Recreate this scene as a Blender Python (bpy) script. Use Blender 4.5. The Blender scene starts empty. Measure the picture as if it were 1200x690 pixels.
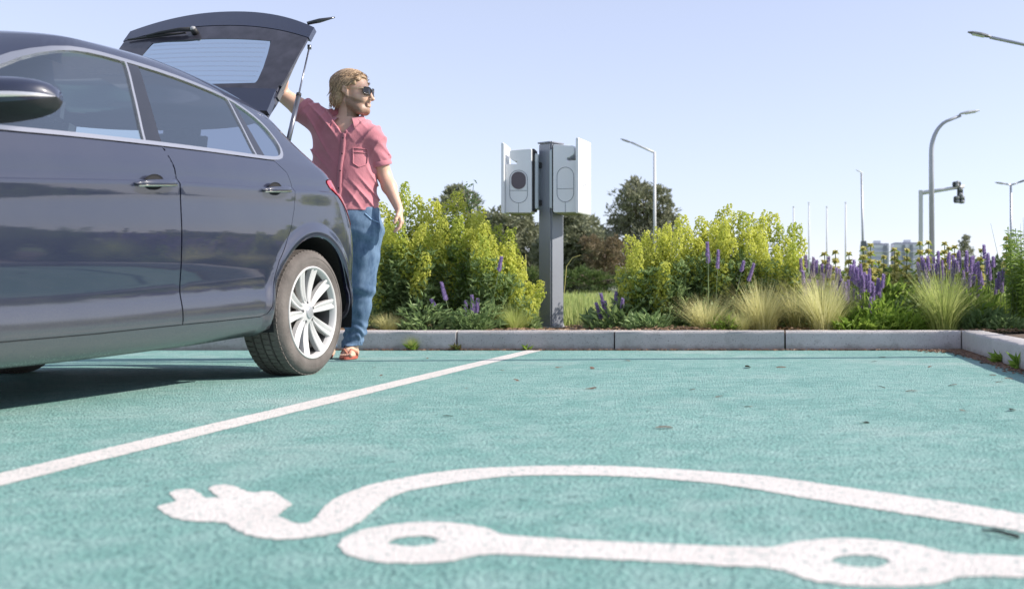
import bpy, bmesh, math, random
import numpy as np
from mathutils import Vector, Matrix, geometry
random.seed(7)
rng = np.random.default_rng(11)
C = bpy.context.scene.collection
R = math.radians

# ---------------------------------------------------------------- camera
# shift lens camera standing low in the bay, looking square at the kerb
CAM_H, FPX, PPX, PPY = 0.41, 1230.0, 900.0, 345.0      # eye height (m), focal length and principal point of the 1200 px wide photograph
cam_d = bpy.data.cameras.new('camera')
cam = bpy.data.objects.new('camera', cam_d); C.objects.link(cam)
bpy.context.scene.camera = cam
cam.location = (0, 0, CAM_H)
cam.rotation_euler = (R(90), 0, 0)
cam_d.sensor_width = 36.0
cam_d.lens = FPX / 1200.0 * 36.0
cam_d.shift_x = -(PPX - 600.0) / 1200.0
cam_d.clip_start = 0.05
cam_d.clip_end = 6000
cam_d.dof.use_dof = True
cam_d.dof.focus_distance = 6.4
cam_d.dof.aperture_fstop = 3.4

# ---------------------------------------------------------------- sky, sun, exposure
SUN_EL, SUN_AZ = R(37), R(83.7)           # azimuth clockwise from +Y
w = bpy.data.worlds.new('World'); bpy.context.scene.world = w
w.use_nodes = True
nt = w.node_tree
bg = nt.nodes['Background']
sky = nt.nodes.new('ShaderNodeTexSky')
sky.sky_type = 'NISHITA'; sky.sun_disc = False
sky.sun_elevation = SUN_EL; sky.sun_rotation = SUN_AZ
sky.air_density = 1.0; sky.dust_density = 0.25; sky.ozone_density = 2.5; sky.altitude = 0
hsv = nt.nodes.new('ShaderNodeHueSaturation')
hsv.inputs['Saturation'].default_value = 0.62
hsv.inputs['Value'].default_value = 1.0
tint = nt.nodes.new('ShaderNodeMix'); tint.data_type = 'RGBA'; tint.blend_type = 'MULTIPLY'
tint.inputs['Factor'].default_value = 1.0
tint.inputs['B'].default_value = (1.03, 0.97, 1.06, 1)
nt.links.new(sky.outputs[0], hsv.inputs['Color'])
nt.links.new(hsv.outputs[0], tint.inputs['A'])
hz = nt.nodes.new('ShaderNodeMix'); hz.data_type = 'RGBA'; hz.inputs['Factor'].default_value = 0.42     # thin summer haze evens the sky out
hz.inputs['B'].default_value = (2.75, 3.2, 4.3, 1)
nt.links.new(tint.outputs['Result'], hz.inputs['A'])
nt.links.new(hz.outputs['Result'], bg.inputs['Color'])
bg.inputs['Strength'].default_value = 0.126
sd = bpy.data.lights.new('sun', 'SUN'); sd.energy = 3.9; sd.angle = R(0.55); sd.color = (1.0, 0.93, 0.84)
sun = bpy.data.objects.new('sun', sd); C.objects.link(sun)
sdir = Vector((math.sin(SUN_AZ) * math.cos(SUN_EL), math.cos(SUN_AZ) * math.cos(SUN_EL), math.sin(SUN_EL)))
sun.rotation_euler = (-sdir).to_track_quat('-Z', 'Y').to_euler()
sun.location = (6, 2, 8)
vs = bpy.context.scene.view_settings
vs.view_transform = 'Standard'; vs.look = 'None'; vs.gamma = 1.0; vs.use_curve_mapping = False
vs.exposure = 0.76
bpy.context.scene.cycles.max_bounces = 8
bpy.context.scene.cycles.transparent_max_bounces = 16

# ---------------------------------------------------------------- helpers
def G(px, py, z=0.0):
    "point of the photograph on the level z, in metres"
    d = (CAM_H - z) * FPX / (py - PPY)
    return Vector(((px - PPX) / FPX * d, d, z))

def PD(px, py, d):
    "point of the photograph at distance d, in metres"
    return Vector(((px - PPX) / FPX * d, d, CAM_H - (py - PPY) / FPX * d))

def empty(name, loc=(0, 0, 0), rz=0.0):
    o = bpy.data.objects.new(name, None); C.objects.link(o)
    o.location = loc; o.rotation_euler = (0, 0, rz); o.empty_display_size = 0.1
    return o

def tag(o, label=None, cat=None, group=None, kind=None):
    if label: o['label'] = label
    if cat: o['category'] = cat
    if group: o['group'] = group
    if kind: o['kind'] = kind
    return o

def mk(name, verts, faces, m, parent=None, smooth=False, normals=None, link=True):
    me = bpy.data.meshes.new(name)
    if isinstance(verts, np.ndarray): verts = verts.tolist()
    if isinstance(faces, np.ndarray): faces = faces.tolist()
    me.from_pydata(verts, [], faces)
    me.materials.append(m)
    if smooth: me.polygons.foreach_set('use_smooth', [True] * len(me.polygons))
    me.update()
    if normals is not None:
        me.normals_split_custom_set_from_vertices(np.asarray(normals).tolist())
    o = bpy.data.objects.new(name, me)
    if link: C.objects.link(o)
    if parent: o.parent = parent
    return o

def inst(src, parent, loc=(0, 0, 0), rot=(0, 0, 0), sc=1.0, name=None):
    "copy that shares mesh data"
    o = src.copy(); C.objects.link(o)
    if name: o.name = name
    o.parent = parent; o.location = loc; o.rotation_euler = rot
    o.scale = (sc, sc, sc) if not hasattr(sc, '__len__') else sc
    return o

class MB:
    "collects primitive shapes of ONE mesh"
    def __init__(s): s.v = []; s.f = []
    def add(s, vs_, fs_):
        n = len(s.v); s.v.extend([tuple(x) for x in vs_]); s.f.extend([tuple(i + n for i in f) for f in fs_]); return s
    def box(s, c, d, rot=None, bev=0.0):
        cx, cy, cz = c; hx, hy, hz = d[0] / 2, d[1] / 2, d[2] / 2
        if bev <= 0:
            P = [(sx * hx, sy * hy, sz * hz) for sx in (-1, 1) for sy in (-1, 1) for sz in (-1, 1)]
            F = [(0, 1, 3, 2), (4, 6, 7, 5), (0, 4, 5, 1), (2, 3, 7, 6), (0, 2, 6, 4), (1, 5, 7, 3)]
        else:
            bm = bmesh.new(); bmesh.ops.create_cube(bm, size=1.0)
            bmesh.ops.scale(bm, vec=(hx * 2, hy * 2, hz * 2), verts=bm.verts)
            bmesh.ops.bevel(bm, geom=bm.edges[:], offset=bev, segments=2, affect='EDGES')
            bm.verts.index_update()
            P = [tuple(v.co) for v in bm.verts]; F = [tuple(v.index for v in f.verts) for f in bm.faces]; bm.free()
        M = rot if rot is not None else Matrix.Identity(3)
        return s.add([Vector(c) + M @ Vector(p) for p in P], F)
    def tube(s, pts, rad, n=8, caps=True):
        pts = [Vector(p) for p in pts]
        if not hasattr(rad, '__len__'): rad = [rad] * len(pts)
        V = []; F = []; up = None
        for i, p in enumerate(pts):
            t = (pts[min(i + 1, len(pts) - 1)] - pts[max(i - 1, 0)]).normalized()
            if up is None:
                up = Vector((0, 0, 1)) if abs(t.z) < 0.9 else Vector((1, 0, 0))
            a = t.cross(up).normalized(); b = a.cross(t).normalized(); up = b
            for k in range(n):
                an = 2 * math.pi * k / n
                V.append(p + (a * math.cos(an) + b * math.sin(an)) * rad[i])
        for i in range(len(pts) - 1):
            for k in range(n):
                F.append((i * n + k, i * n + (k + 1) % n, (i + 1) * n + (k + 1) % n, (i + 1) * n + k))
        if caps:
            F.append(tuple(range(n))[::-1]); F.append(tuple((len(pts) - 1) * n + k for k in range(n)))
        return s.add(V, F)
    def lathe(s, prof, n=32, M=None):
        "prof: list of (r, h) around z; M maps to place"
        V = []; F = []
        for r, h in prof:
            for k in range(n):
                an = 2 * math.pi * k / n
                V.append(Vector((r * math.cos(an), r * math.sin(an), h)))
        for i in range(len(prof) - 1):
            for k in range(n):
                F.append((i * n + k, i * n + (k + 1) % n, (i + 1) * n + (k + 1) % n, (i + 1) * n + k))
        if M is not None: V = [M @ v for v in V]
        return s.add(V, F)
    def prism(s, poly, z0, z1, M=None):
        n = len(poly)
        V = [Vector((x, y, z0)) for x, y in poly] + [Vector((x, y, z1)) for x, y in poly]
        F = [tuple(range(n))[::-1], tuple(range(n, 2 * n))] + [(i, (i + 1) % n, n + (i + 1) % n, n + i) for i in range(n)]
        if M is not None: V = [M @ v for v in V]
        return s.add(V, F)
    def build(s, name, m, parent=None, smooth=False, angle=None, link=True):
        o = mk(name, s.v, s.f, m, parent, smooth or angle is not None, link=link)
        if angle is not None:
            o.data.set_sharp_from_angle(angle=R(angle))
        return o

# ---------------------------------------------------------------- materials
def new_mat(name):
    m = bpy.data.materials.new(name); m.use_nodes = True
    return m, m.node_tree, m.node_tree.nodes['Principled BSDF']

def plain(name, col, rough=0.5, metal=0.0, var=0.0, vscale=8.0, bump=0.0, bscale=60.0, coat=0.0, spec=0.5, trans=0.0):
    m, t, b = new_mat(name)
    b.inputs['Base Color'].default_value = (*col, 1); b.inputs['Roughness'].default_value = rough
    b.inputs['Metallic'].default_value = metal; b.inputs['Coat Weight'].default_value = coat
    b.inputs['Coat Roughness'].default_value = 0.04; b.inputs['Specular IOR Level'].default_value = spec
    tc = t.nodes.new('ShaderNodeTexCoord')
    if var > 0:
        n = t.nodes.new('ShaderNodeTexNoise'); n.inputs['Scale'].default_value = vscale; n.inputs['Detail'].default_value = 6
        t.links.new(tc.outputs['Object'], n.inputs['Vector'])
        mp = t.nodes.new('ShaderNodeMapRange')
        mp.inputs['From Min'].default_value = 0.3; mp.inputs['From Max'].default_value = 0.7
        mp.inputs['To Min'].default_value = 1 - var; mp.inputs['To Max'].default_value = 1 + var
        t.links.new(n.outputs['Fac'], mp.inputs['Value'])
        mx = t.nodes.new('ShaderNodeMix'); mx.data_type = 'RGBA'; mx.blend_type = 'MULTIPLY'
        mx.inputs['Factor'].default_value = 1.0; mx.inputs['A'].default_value = (*col, 1)
        t.links.new(mp.outputs['Result'], mx.inputs['B'])
        t.links.new(mx.outputs['Result'], b.inputs['Base Color'])
    if bump > 0:
        n2 = t.nodes.new('ShaderNodeTexNoise'); n2.inputs['Scale'].default_value = bscale; n2.inputs['Detail'].default_value = 5
        t.links.new(tc.outputs['Object'], n2.inputs['Vector'])
        bp = t.nodes.new('ShaderNodeBump'); bp.inputs['Strength'].default_value = bump; bp.inputs['Distance'].default_value = 0.01
        t.links.new(n2.outputs['Fac'], bp.inputs['Height']); t.links.new(bp.outputs['Normal'], b.inputs['Normal'])
    return m

def leafy(name, c1, c2, scale=3.0, trans=0.35, rough=0.55):
    "leaf colour varying from clump to clump and leaf to leaf, with light passing through"
    m, t, b = new_mat(name)
    g = t.nodes.new('ShaderNodeNewGeometry'); tc = t.nodes.new('ShaderNodeTexCoord')
    n = t.nodes.new('ShaderNodeTexNoise'); n.inputs['Scale'].default_value = scale
    t.links.new(tc.outputs['Object'], n.inputs['Vector'])
    ad = t.nodes.new('ShaderNodeMath'); ad.operation = 'ADD'
    ml = t.nodes.new('ShaderNodeMath'); ml.operation = 'MULTIPLY'; ml.inputs[1].default_value = 0.6
    t.links.new(g.outputs['Random Per Island'], ml.inputs[0])
    t.links.new(ml.outputs[0], ad.inputs[0]); t.links.new(n.outputs['Fac'], ad.inputs[1])
    mp = t.nodes.new('ShaderNodeMapRange'); mp.inputs['From Min'].default_value = 0.35; mp.inputs['From Max'].default_value = 1.2
    t.links.new(ad.outputs[0], mp.inputs['Value'])
    mx = t.nodes.new('ShaderNodeMix'); mx.data_type = 'RGBA'
    mx.inputs['A'].default_value = (*c1, 1); mx.inputs['B'].default_value = (*c2, 1)
    t.links.new(mp.outputs['Result'], mx.inputs['Factor'])
    t.links.new(mx.outputs['Result'], b.inputs['Base Color'])
    b.inputs['Roughness'].default_value = rough; b.inputs['Specular IOR Level'].default_value = 0.3
    tr = t.nodes.new('ShaderNodeBsdfTranslucent'); t.links.new(mx.outputs['Result'], tr.inputs['Color'])
    ms = t.nodes.new('ShaderNodeMixShader'); ms.inputs[0].default_value = trans
    t.links.new(b.outputs[0], ms.inputs[1]); t.links.new(tr.outputs[0], ms.inputs[2])
    t.links.new(ms.outputs[0], t.nodes['Material Output'].inputs['Surface'])
    return m
# ================================================================ the ground, bay, markings and kerb
def teal_mat():
    "worn sea-green road paint over coarse asphalt"
    m, t, b = new_mat('teal_bay_paint')
    tc = t.nodes.new('ShaderNodeTexCoord')
    def noise(sc, det=4, rough=.5):
        n = t.nodes.new('ShaderNodeTexNoise'); n.inputs['Scale'].default_value = sc; n.inputs['Detail'].default_value = det; n.inputs['Roughness'].default_value = rough
        t.links.new(tc.outputs['Object'], n.inputs['Vector']); return n
    def ramp(src, a, b_, lo=0.0, hi=1.0):
        r_ = t.nodes.new('ShaderNodeMapRange'); r_.inputs['From Min'].default_value = a; r_.inputs['From Max'].default_value = b_
        r_.inputs['To Min'].default_value = lo; r_.inputs['To Max'].default_value = hi; t.links.new(src, r_.inputs['Value']); return r_.outputs['Result']
    def mix(f, A, B, blend='MIX'):
        x = t.nodes.new('ShaderNodeMix'); x.data_type = 'RGBA'; x.blend_type = blend
        for k, v_ in (('Factor', f), ('A', A), ('B', B)):
            if hasattr(v_, 'is_linked') or hasattr(v_, 'links'): t.links.new(v_, x.inputs[k])
            else: x.inputs[k].default_value = v_
        return x.outputs['Result']
    big = ramp(noise(.55, 6, .6).outputs['Fac'], .35, .65)
    c = mix(big, (.150, .325, .285, 1), (.21, .385, .345, 1))
    mid = ramp(noise(9, 5).outputs['Fac'], .4, .7)
    c = mix(mid, c, (.27, .425, .39, 1))
    spk = ramp(noise(150, 2).outputs['Fac'], .60, .70)
    c = mix(spk, c, (.36, .50, .48, 1))
    pit = ramp(noise(120, 3, .6).outputs['Fac'], .40, .30)
    c = mix(pit, c, (.07, .20, .20, 1))
    for sc_, lo_, hi_, am in ((70, .44, .38, .8), (34, .42, .36, .75)):
        sk = ramp(noise(sc_, 4, .65).outputs['Fac'], lo_, hi_, 0, am); c = mix(sk, c, (.075, .16, .15, 1))
    lt = ramp(noise(75, 3, .6).outputs['Fac'], .62, .72, 0, .7); c = mix(lt, c, (.42, .58, .55, 1))
    v = t.nodes.new('ShaderNodeTexVoronoi'); v.inputs['Scale'].default_value = 26; t.links.new(tc.outputs['Object'], v.inputs['Vector'])
    worn = ramp(v.outputs['Distance'], .10, .05)
    wm = t.nodes.new('ShaderNodeMath'); wm.operation = 'MULTIPLY'; t.links.new(worn, wm.inputs[0]); t.links.new(ramp(noise(3, 3).outputs['Fac'], .5, .7), wm.inputs[1])
    c = mix(wm.outputs[0], c, (.16, .17, .16, 1))
    stain = ramp(noise(1.6, 7, .7).outputs['Fac'], .50, .70, 0, .7)
    c = mix(stain, c, (.11, .265, .235, 1))
    blot = ramp(noise(19, 5, .7).outputs['Fac'], .53, .66, 0, .45); c = mix(blot, c, (.10, .24, .215, 1))
    fade = ramp(noise(.9, 5, .6).outputs['Fac'], .54, .74, 0, .65)
    c = mix(fade, c, (.40, .475, .45, 1))
    dirt = ramp(noise(22, 4, .6).outputs['Fac'], .66, .78, 0, .6)
    c = mix(dirt, c, (.12, .17, .155, 1))
    t.links.new(c, b.inputs['Base Color']); b.inputs['Roughness'].default_value = .8; b.inputs['Specular IOR Level'].default_value = .35
    ad = t.nodes.new('ShaderNodeMath'); ad.operation = 'ADD'
    v2 = t.nodes.new('ShaderNodeTexVoronoi'); v2.inputs['Scale'].default_value = 120; t.links.new(tc.outputs['Object'], v2.inputs['Vector'])
    t.links.new(v2.outputs['Distance'], ad.inputs[0]); t.links.new(noise(90, 5, .7).outputs['Fac'], ad.inputs[1])
    bp = t.nodes.new('ShaderNodeBump'); bp.inputs['Strength'].default_value = 1.0; bp.inputs['Distance'].default_value = .005
    t.links.new(ad.outputs[0], bp.inputs['Height']); t.links.new(bp.outputs['Normal'], b.inputs['Normal'])
    return m
M_teal = teal_mat()
def white_mat():
    m, t, b = new_mat('white_road_paint')
    tc = t.nodes.new('ShaderNodeTexCoord')
    n = t.nodes.new('ShaderNodeTexNoise'); n.inputs['Scale'].default_value = 62; n.inputs['Detail'].default_value = 5; n.inputs['Roughness'].default_value = .68; t.links.new(tc.outputs['Object'], n.inputs['Vector'])
    r_ = t.nodes.new('ShaderNodeMapRange'); r_.inputs['From Min'].default_value = .385; r_.inputs['From Max'].default_value = .44; t.links.new(n.outputs['Fac'], r_.inputs['Value'])
    n2 = t.nodes.new('ShaderNodeTexNoise'); n2.inputs['Scale'].default_value = 5; n2.inputs['Detail'].default_value = 6; t.links.new(tc.outputs['Object'], n2.inputs['Vector'])
    x0 = t.nodes.new('ShaderNodeMix'); x0.data_type = 'RGBA'; x0.inputs['A'].default_value = (.55, .51, .475, 1); x0.inputs['B'].default_value = (.72, .675, .63, 1)
    t.links.new(n2.outputs['Fac'], x0.inputs['Factor'])
    x = t.nodes.new('ShaderNodeMix'); x.data_type = 'RGBA'; x.inputs['A'].default_value = (.27, .34, .32, 1)
    t.links.new(x0.outputs['Result'], x.inputs['B']); t.links.new(r_.outputs['Result'], x.inputs['Factor'])
    t.links.new(x.outputs['Result'], b.inputs['Base Color']); b.inputs['Roughness'].default_value = .7
    bp = t.nodes.new('ShaderNodeBump'); bp.inputs['Strength'].default_value = .5; bp.inputs['Distance'].default_value = .005
    v2 = t.nodes.new('ShaderNodeTexVoronoi'); v2.inputs['Scale'].default_value = 190; t.links.new(tc.outputs['Object'], v2.inputs['Vector'])
    t.links.new(v2.outputs['Distance'], bp.inputs['Height']); t.links.new(bp.outputs['Normal'], b.inputs['Normal'])
    return m
M_white = white_mat()
M_grass = plain('meadow_ground', (.13, .19, .045), .95, var=.5, vscale=.8)
M_soil = plain('bed_soil', (.10, .068, .048), .95, var=.4, vscale=12, bump=.6, bscale=30)
M_asph = plain('grey_road_asphalt', (.22, .22, .225), .9, var=.15, vscale=3)
def concrete(name, col):
    m = plain(name, col, .9, var=.10, vscale=4, bump=.5, bscale=140)
    t = m.node_tree; b = t.nodes['Principled BSDF']; src = b.inputs['Base Color'].links[0].from_socket; tc = t.nodes['Texture Coordinate']
    def nz(sc, a, c, hi, det=6):
        n = t.nodes.new('ShaderNodeTexNoise'); n.inputs['Scale'].default_value = sc; n.inputs['Detail'].default_value = det; n.inputs['Roughness'].default_value = .7; t.links.new(tc.outputs['Object'], n.inputs['Vector'])
        r_ = t.nodes.new('ShaderNodeMapRange'); r_.inputs['From Min'].default_value = a; r_.inputs['From Max'].default_value = c; r_.inputs['To Max'].default_value = hi; t.links.new(n.outputs['Fac'], r_.inputs['Value']); return r_.outputs['Result']
    def mx(f, A, B):
        x = t.nodes.new('ShaderNodeMix'); x.data_type = 'RGBA'; t.links.new(f, x.inputs['Factor']); t.links.new(A, x.inputs['A']); x.inputs['B'].default_value = B; return x.outputs['Result']
    c = mx(nz(95, .60, .66, .7, 3), src, (.14, .13, .125, 1))           # pores and dark grains
    c = mx(nz(9, .55, .72, .45), c, (.24, .225, .20, 1))                # blotchy stains
    # dirt splashed along the foot, ragged upper edge
    sp = t.nodes.new('ShaderNodeSeparateXYZ'); t.links.new(tc.outputs['Object'], sp.inputs[0])
    n = t.nodes.new('ShaderNodeTexNoise'); n.inputs['Scale'].default_value = 14; n.inputs['Detail'].default_value = 6; t.links.new(tc.outputs['Object'], n.inputs['Vector'])
    ad = t.nodes.new('ShaderNodeMath'); ad.operation = 'MULTIPLY_ADD'; ad.inputs[1].default_value = -.09; t.links.new(n.outputs['Fac'], ad.inputs[0]); t.links.new(sp.outputs['Z'], ad.inputs[2])
    r_ = t.nodes.new('ShaderNodeMapRange'); r_.inputs['From Min'].default_value = .0; r_.inputs['From Max'].default_value = -.035; r_.inputs['To Max'].default_value = .55; t.links.new(ad.outputs[0], r_.inputs['Value'])
    c = mx(r_.outputs['Result'], c, (.20, .18, .15, 1))
    t.links.new(c, b.inputs['Base Color'])
    return m
M_kerb = concrete('kerb_concrete', (.45, .42, .405)); M_kerb2 = concrete('pale_kerb_concrete', (.49, .455, .44)); M_kerb3 = concrete('weathered_kerb_concrete', (.42, .395, .385))

# terrain: one sheet out to the horizon, dipping away behind the bed and rising slightly far off
def ground_h(y):
    return np.interp(y, [-60, 7.8, 8.6, 10, 16, 25, 34, 50, 90, 400, 3000], [-.06, -.06, .05, .10, .17, .27, .36, .41, .50, .60, .60])
ys = [-3000, -200, -60, -20, 0, 5, 7.8, 8.2, 8.6, 9.2, 10, 11.5, 13, 16, 20, 25, 30, 34, 40, 50, 70, 90, 150, 400, 1000, 3000]
xs = [-3000, -400, -100, -40, -20, -10, -5, 0, 1.7, 5, 10, 20, 40, 100, 400, 3000]
V = [(x, y, float(ground_h(y))) for y in ys for x in xs]; n = len(xs)
F = [(j * n + i, j * n + i + 1, (j + 1) * n + i + 1, (j + 1) * n + i) for j in range(len(ys) - 1) for i in range(n - 1)]
tag(mk('ground', V, F, M_grass, smooth=True), 'meadow ground running to the horizon', kind='structure')
# the road beyond the lawn
ry = [29.5, 31, 33, 35.5]
V = [(x, y, float(ground_h(y)) + .03) for y in ry for x in np.linspace(-90, 110, 21)]; n = 21
F = [(j * n + i, j * n + i + 1, (j + 1) * n + i + 1, (j + 1) * n + i) for j in range(3) for i in range(20)]
tag(mk('road', V, F, M_asph), 'grey road beyond the lawn', kind='structure')
# kerb line: corner and the two faces
KY = CAM_H * FPX / (410.3 - PPY)      # front face of the long kerb
KH = .143
KC = Vector((G(1133, 412).x, KY, 0)); KR = G(1197, 434); rd = (KR - KC).normalized()
# bay surface
bx0, bx1 = -14.0, KC.x
R1 = KC + rd * 14
V = [(bx0, KY + .02, 0), (bx0, -7, 0), (R1.x + .02, -7, 0), (KC.x + .02, KY + .02, 0)]
bay = mk('parking_bay', V, [(0, 1, 2, 3)], M_teal); tag(bay, 'sea-green painted asphalt of the charging bays', kind='structure')
# soil of the planting bed (behind the long kerb and right of the short one)
V = []; F = []; nx, ny = 60, 10
def bed_z(x, y): return .118 + .015 * math.sin(x * 1.7) * math.sin(y * 2.1) + .012 * math.sin(x * 5.1 + y * 3)
for j in range(ny + 1):
    for i in range(nx + 1):
        x = -12 + 26 * i / nx; y = KY + .10 + 2.4 * j / ny; V.append((x, y, bed_z(x, y)))
F = [(j * (nx + 1) + i, j * (nx + 1) + i + 1, (j + 1) * (nx + 1) + i + 1, (j + 1) * (nx + 1) + i) for j in range(ny) for i in range(nx)]
n0 = len(V); nl = Vector((-rd.y, rd.x, 0)) ; nl = nl if nl.x > 0 else -nl
for j in range(31):
    for i in range(13):
        p = KC + rd * (j * .46) + nl * (.10 + i * .7) + Vector((0, .25, 0)); V.append((p.x, p.y, bed_z(p.x, p.y) - .002 * (j == 0)))
F += [(n0 + j * 13 + i, n0 + (j + 1) * 13 + i, n0 + (j + 1) * 13 + i + 1, n0 + j * 13 + i + 1) for j in range(30) for i in range(12)]
tag(mk('bed_soil', V, F, M_soil, smooth=True), 'bare brown soil of the planting bed', kind='structure')

# kerb stones: each its own block with worn, rounded edges
kerb = empty('kerb', (0, KY, 0)); tag(kerb, 'concrete kerb edging the bays', kind='structure')
def stone(A, B, dep, side, m, gap=.006, seed=0):
    r_ = random.Random(seed); dy_ = r_.uniform(-.004, .004); A = Vector(A); B = Vector(B); d = (B - A).normalized(); A = A + d * gap; B = B - d * gap
    n = 14; sec = [(0, -.08), (0, KH - .022), (.006, KH - .008), (.018, KH), (dep - .01, KH), (dep, KH - .01), (dep, -.08)]
    V = []; F = []
    for i in range(n + 1):
        p = A.lerp(B, i / n)
        for k, (o, z) in enumerate(sec):
            j = .0025 * (r_.random() - .5) if 0 < k < 5 else 0
            if k in (1, 2, 3) and r_.random() < .07: j -= .006
            V.append(p + side * (o - j) + Vector((0, 0, z + j)))
    k_ = len(sec)
    for i in range(n):
        for k in range(k_ - 1): F.append((i * k_ + k, i * k_ + k + 1, (i + 1) * k_ + k + 1, (i + 1) * k_ + k))
    F.append(tuple(range(k_))[::-1]); F.append(tuple(n * k_ + k for k in range(k_)))
    V = [v + Vector((0, 0, 0)) + side * dy_ for v in V]
    o = mk('kerb_stone', [v - Vector((0, KY, 0)) for v in V], F, m, kerb, True); o.data.set_sharp_from_angle(angle=R(40)); return o
ms = [M_kerb, M_kerb2, M_kerb3]
xj = [KC.x] + [(px - PPX) / FPX * KY for px in (920, 720, 535, 350)]
while xj[-1] > -11: xj.append(xj[-1] - 1.25)
for i in range(len(xj) - 1): stone((xj[i + 1], KY, 0), (xj[i], KY, 0), .15, Vector((0, 1, 0)), ms[(i * 2 + 1) % 3], seed=i)
p = KC.copy()
for i in range(8):
    q = p + rd * 1.2
    # first block is mitred against the long kerb by starting it flush with the corner
    stone(p + (nl * 0), q, .17, nl, ms[i % 3], gap=.006, seed=50 + i); p = q
stone((KC.x + .006, KY - .0, 0), (KC.x + .17, KY - .0, 0), .15, Vector((0, 1, 0)), M_kerb2, gap=.0, seed=70)

# painted markings: thin sheets on the bay
def rough(P, seed):
    "ragged edge of sprayed paint on coarse asphalt"
    r_ = random.Random(seed); out = []
    for i in range(len(P)):
        a, b = Vector((P[i][0], P[i][1])), Vector((P[(i + 1) % len(P)][0], P[(i + 1) % len(P)][1])); k = max(1, int((b - a).length / .008))
        for j in range(k): out.append(a.lerp(b, j / k) + Vector((r_.gauss(0, .0016), r_.gauss(0, .0016))))
    return out
def sheet(name, outline, holes, z, m, label):
    vs_ = []; es = []
    outline, holes = rough(outline, 1), [rough(h_, 2) for h_ in holes]
    for P in [outline] + holes:
        n = len(P); o = len(vs_); vs_ += [Vector((p[0], p[1])) for p in P]; es += [(o + i, o + (i + 1) % n) for i in range(n)]
    vv, _, ff, *_x = geometry.delaunay_2d_cdt(vs_, es, [], 0, 1e-6)
    def ins(P, q):
        r_ = False
        for i in range(len(P)):
            a, b = P[i], P[(i + 1) % len(P)]
            if (a[1] > q[1]) != (b[1] > q[1]) and q[0] < (b[0] - a[0]) * (q[1] - a[1]) / (b[1] - a[1]) + a[0]: r_ = not r_
        return r_
    F = []
    for f in ff:
        c = sum((vv[i] for i in f), Vector((0, 0))) / len(f)
        if ins(outline, c) and not any(ins(h, c) for h in holes):
            a, b, c3 = (vv[i] for i in f)
            F.append(tuple(f) if (b - a).cross(c3 - a) > 0 else tuple(f)[::-1])
    o = mk(name, [(v.x, v.y, z) for v in vv], F, m); tag(o, label, kind='structure'); return o
lw = .058
LX0, LX1 = -1.700, -1.712
jag = random.Random(3)
ol = []
for i in range(121):
    y = 0.2 + (KY - .22) * i / 120; ol.append((LX0 + (LX1 - LX0) * y / KY + lw + jag.uniform(-.002, .002), y))
for i in range(121):
    y = KY - .02 - (KY - .22) * i / 120; ol.append((LX0 + (LX1 - LX0) * y / KY - lw + jag.uniform(-.002, .002), y))
sheet('bay_line', ol, [], .0015, M_white, 'white line between two bays')
def chai(P, closed=True, it=2):
    P = [Vector(p[:2]) for p in P]
    for _ in range(it):
        Q = []
        for i in range(len(P) - (0 if closed else 1)):
            a, b = P[i], P[(i + 1) % len(P)]; Q += [a * .75 + b * .25, a * .25 + b * .75]
        P = Q
    return P
def onbay(L): return [G(x, y) for x, y in L]
cable = [(184, 594), (184, 594), (199, 589.5), (207, 587.5), (207, 587.5), (198, 578), (198, 578), (206, 574), (206, 574), (224, 573), (230, 576), (242, 584), (242, 584), (257, 583), (257, 583), (244, 573), (244, 573), (249, 569), (266, 568), (278, 571), (290, 577), (300, 577.6), (310, 575.6), (322, 577), (332, 584), (342, 591), (342, 591),
         (333, 598), (325, 604.5), (325, 604.5), (338, 611), (350, 614), (362, 613), (370, 606), (380, 593), (396, 582), (420, 573), (433, 568), (467, 561), (500, 555), (550, 549), (613, 546.7), (667, 545.7), (713, 546), (800, 550), (900, 558), (933, 563),
         (1033, 577), (1133, 591), (1200, 603), (1290, 625), (1350, 650), (1370, 664), (1330, 668), (1290, 646), (1200, 623), (1133, 613), (1033, 598), (933, 582), (867, 570), (800, 562.7), (713, 557), (600, 557), (550, 563), (500, 571), (473, 576), (450, 587), (433, 603), (418, 615), (396, 625),
         (364, 630), (336, 633), (304, 631), (284, 625), (268, 615), (260, 612), (220, 611), (202, 607), (192, 601)]
sheet('cable_symbol', chai(onbay(cable), it=1), [], .0015, M_white, 'white painted plug and cable of the electric car symbol')
body_o = [(396, 640), (402, 631), (420, 622), (450, 616), (480, 612.4), (520, 611.6), (560, 616), (576, 621), (592, 627.5), (620, 629), (713, 635), (860, 641), (911, 642), (934, 634), (979, 630.6), (1019, 632), (1058, 636), (1087, 641), (1109, 648.7), (1200, 652), (1335, 658), (1375, 668), (1345, 684),
          (1200, 676.5), (1126, 675), (1112, 681), (1092, 686), (1030, 688), (987, 686), (953.5, 681), (925, 672), (908, 665.7), (860, 664), (780, 659), (700, 655), (633, 651.7), (580, 649), (560, 650.5), (540, 656), (520, 659), (480, 660.5), (440, 659), (416, 653), (402, 647)]
h1 = [(453, 636), (460, 632), (484, 628), (504, 628.4), (518, 633), (508, 638), (488, 641), (468, 640)]
h2 = [(972, 656.7), (982, 652), (1007, 649.6), (1036, 653), (1048, 659.5), (1030, 664.6), (1007, 665.7), (985, 662)]
sheet('car_symbol', chai(onbay(body_o)), [chai(onbay(h1)), chai(onbay(h2))], .0015, M_white, 'white painted car underside with two ring wheels')
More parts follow.
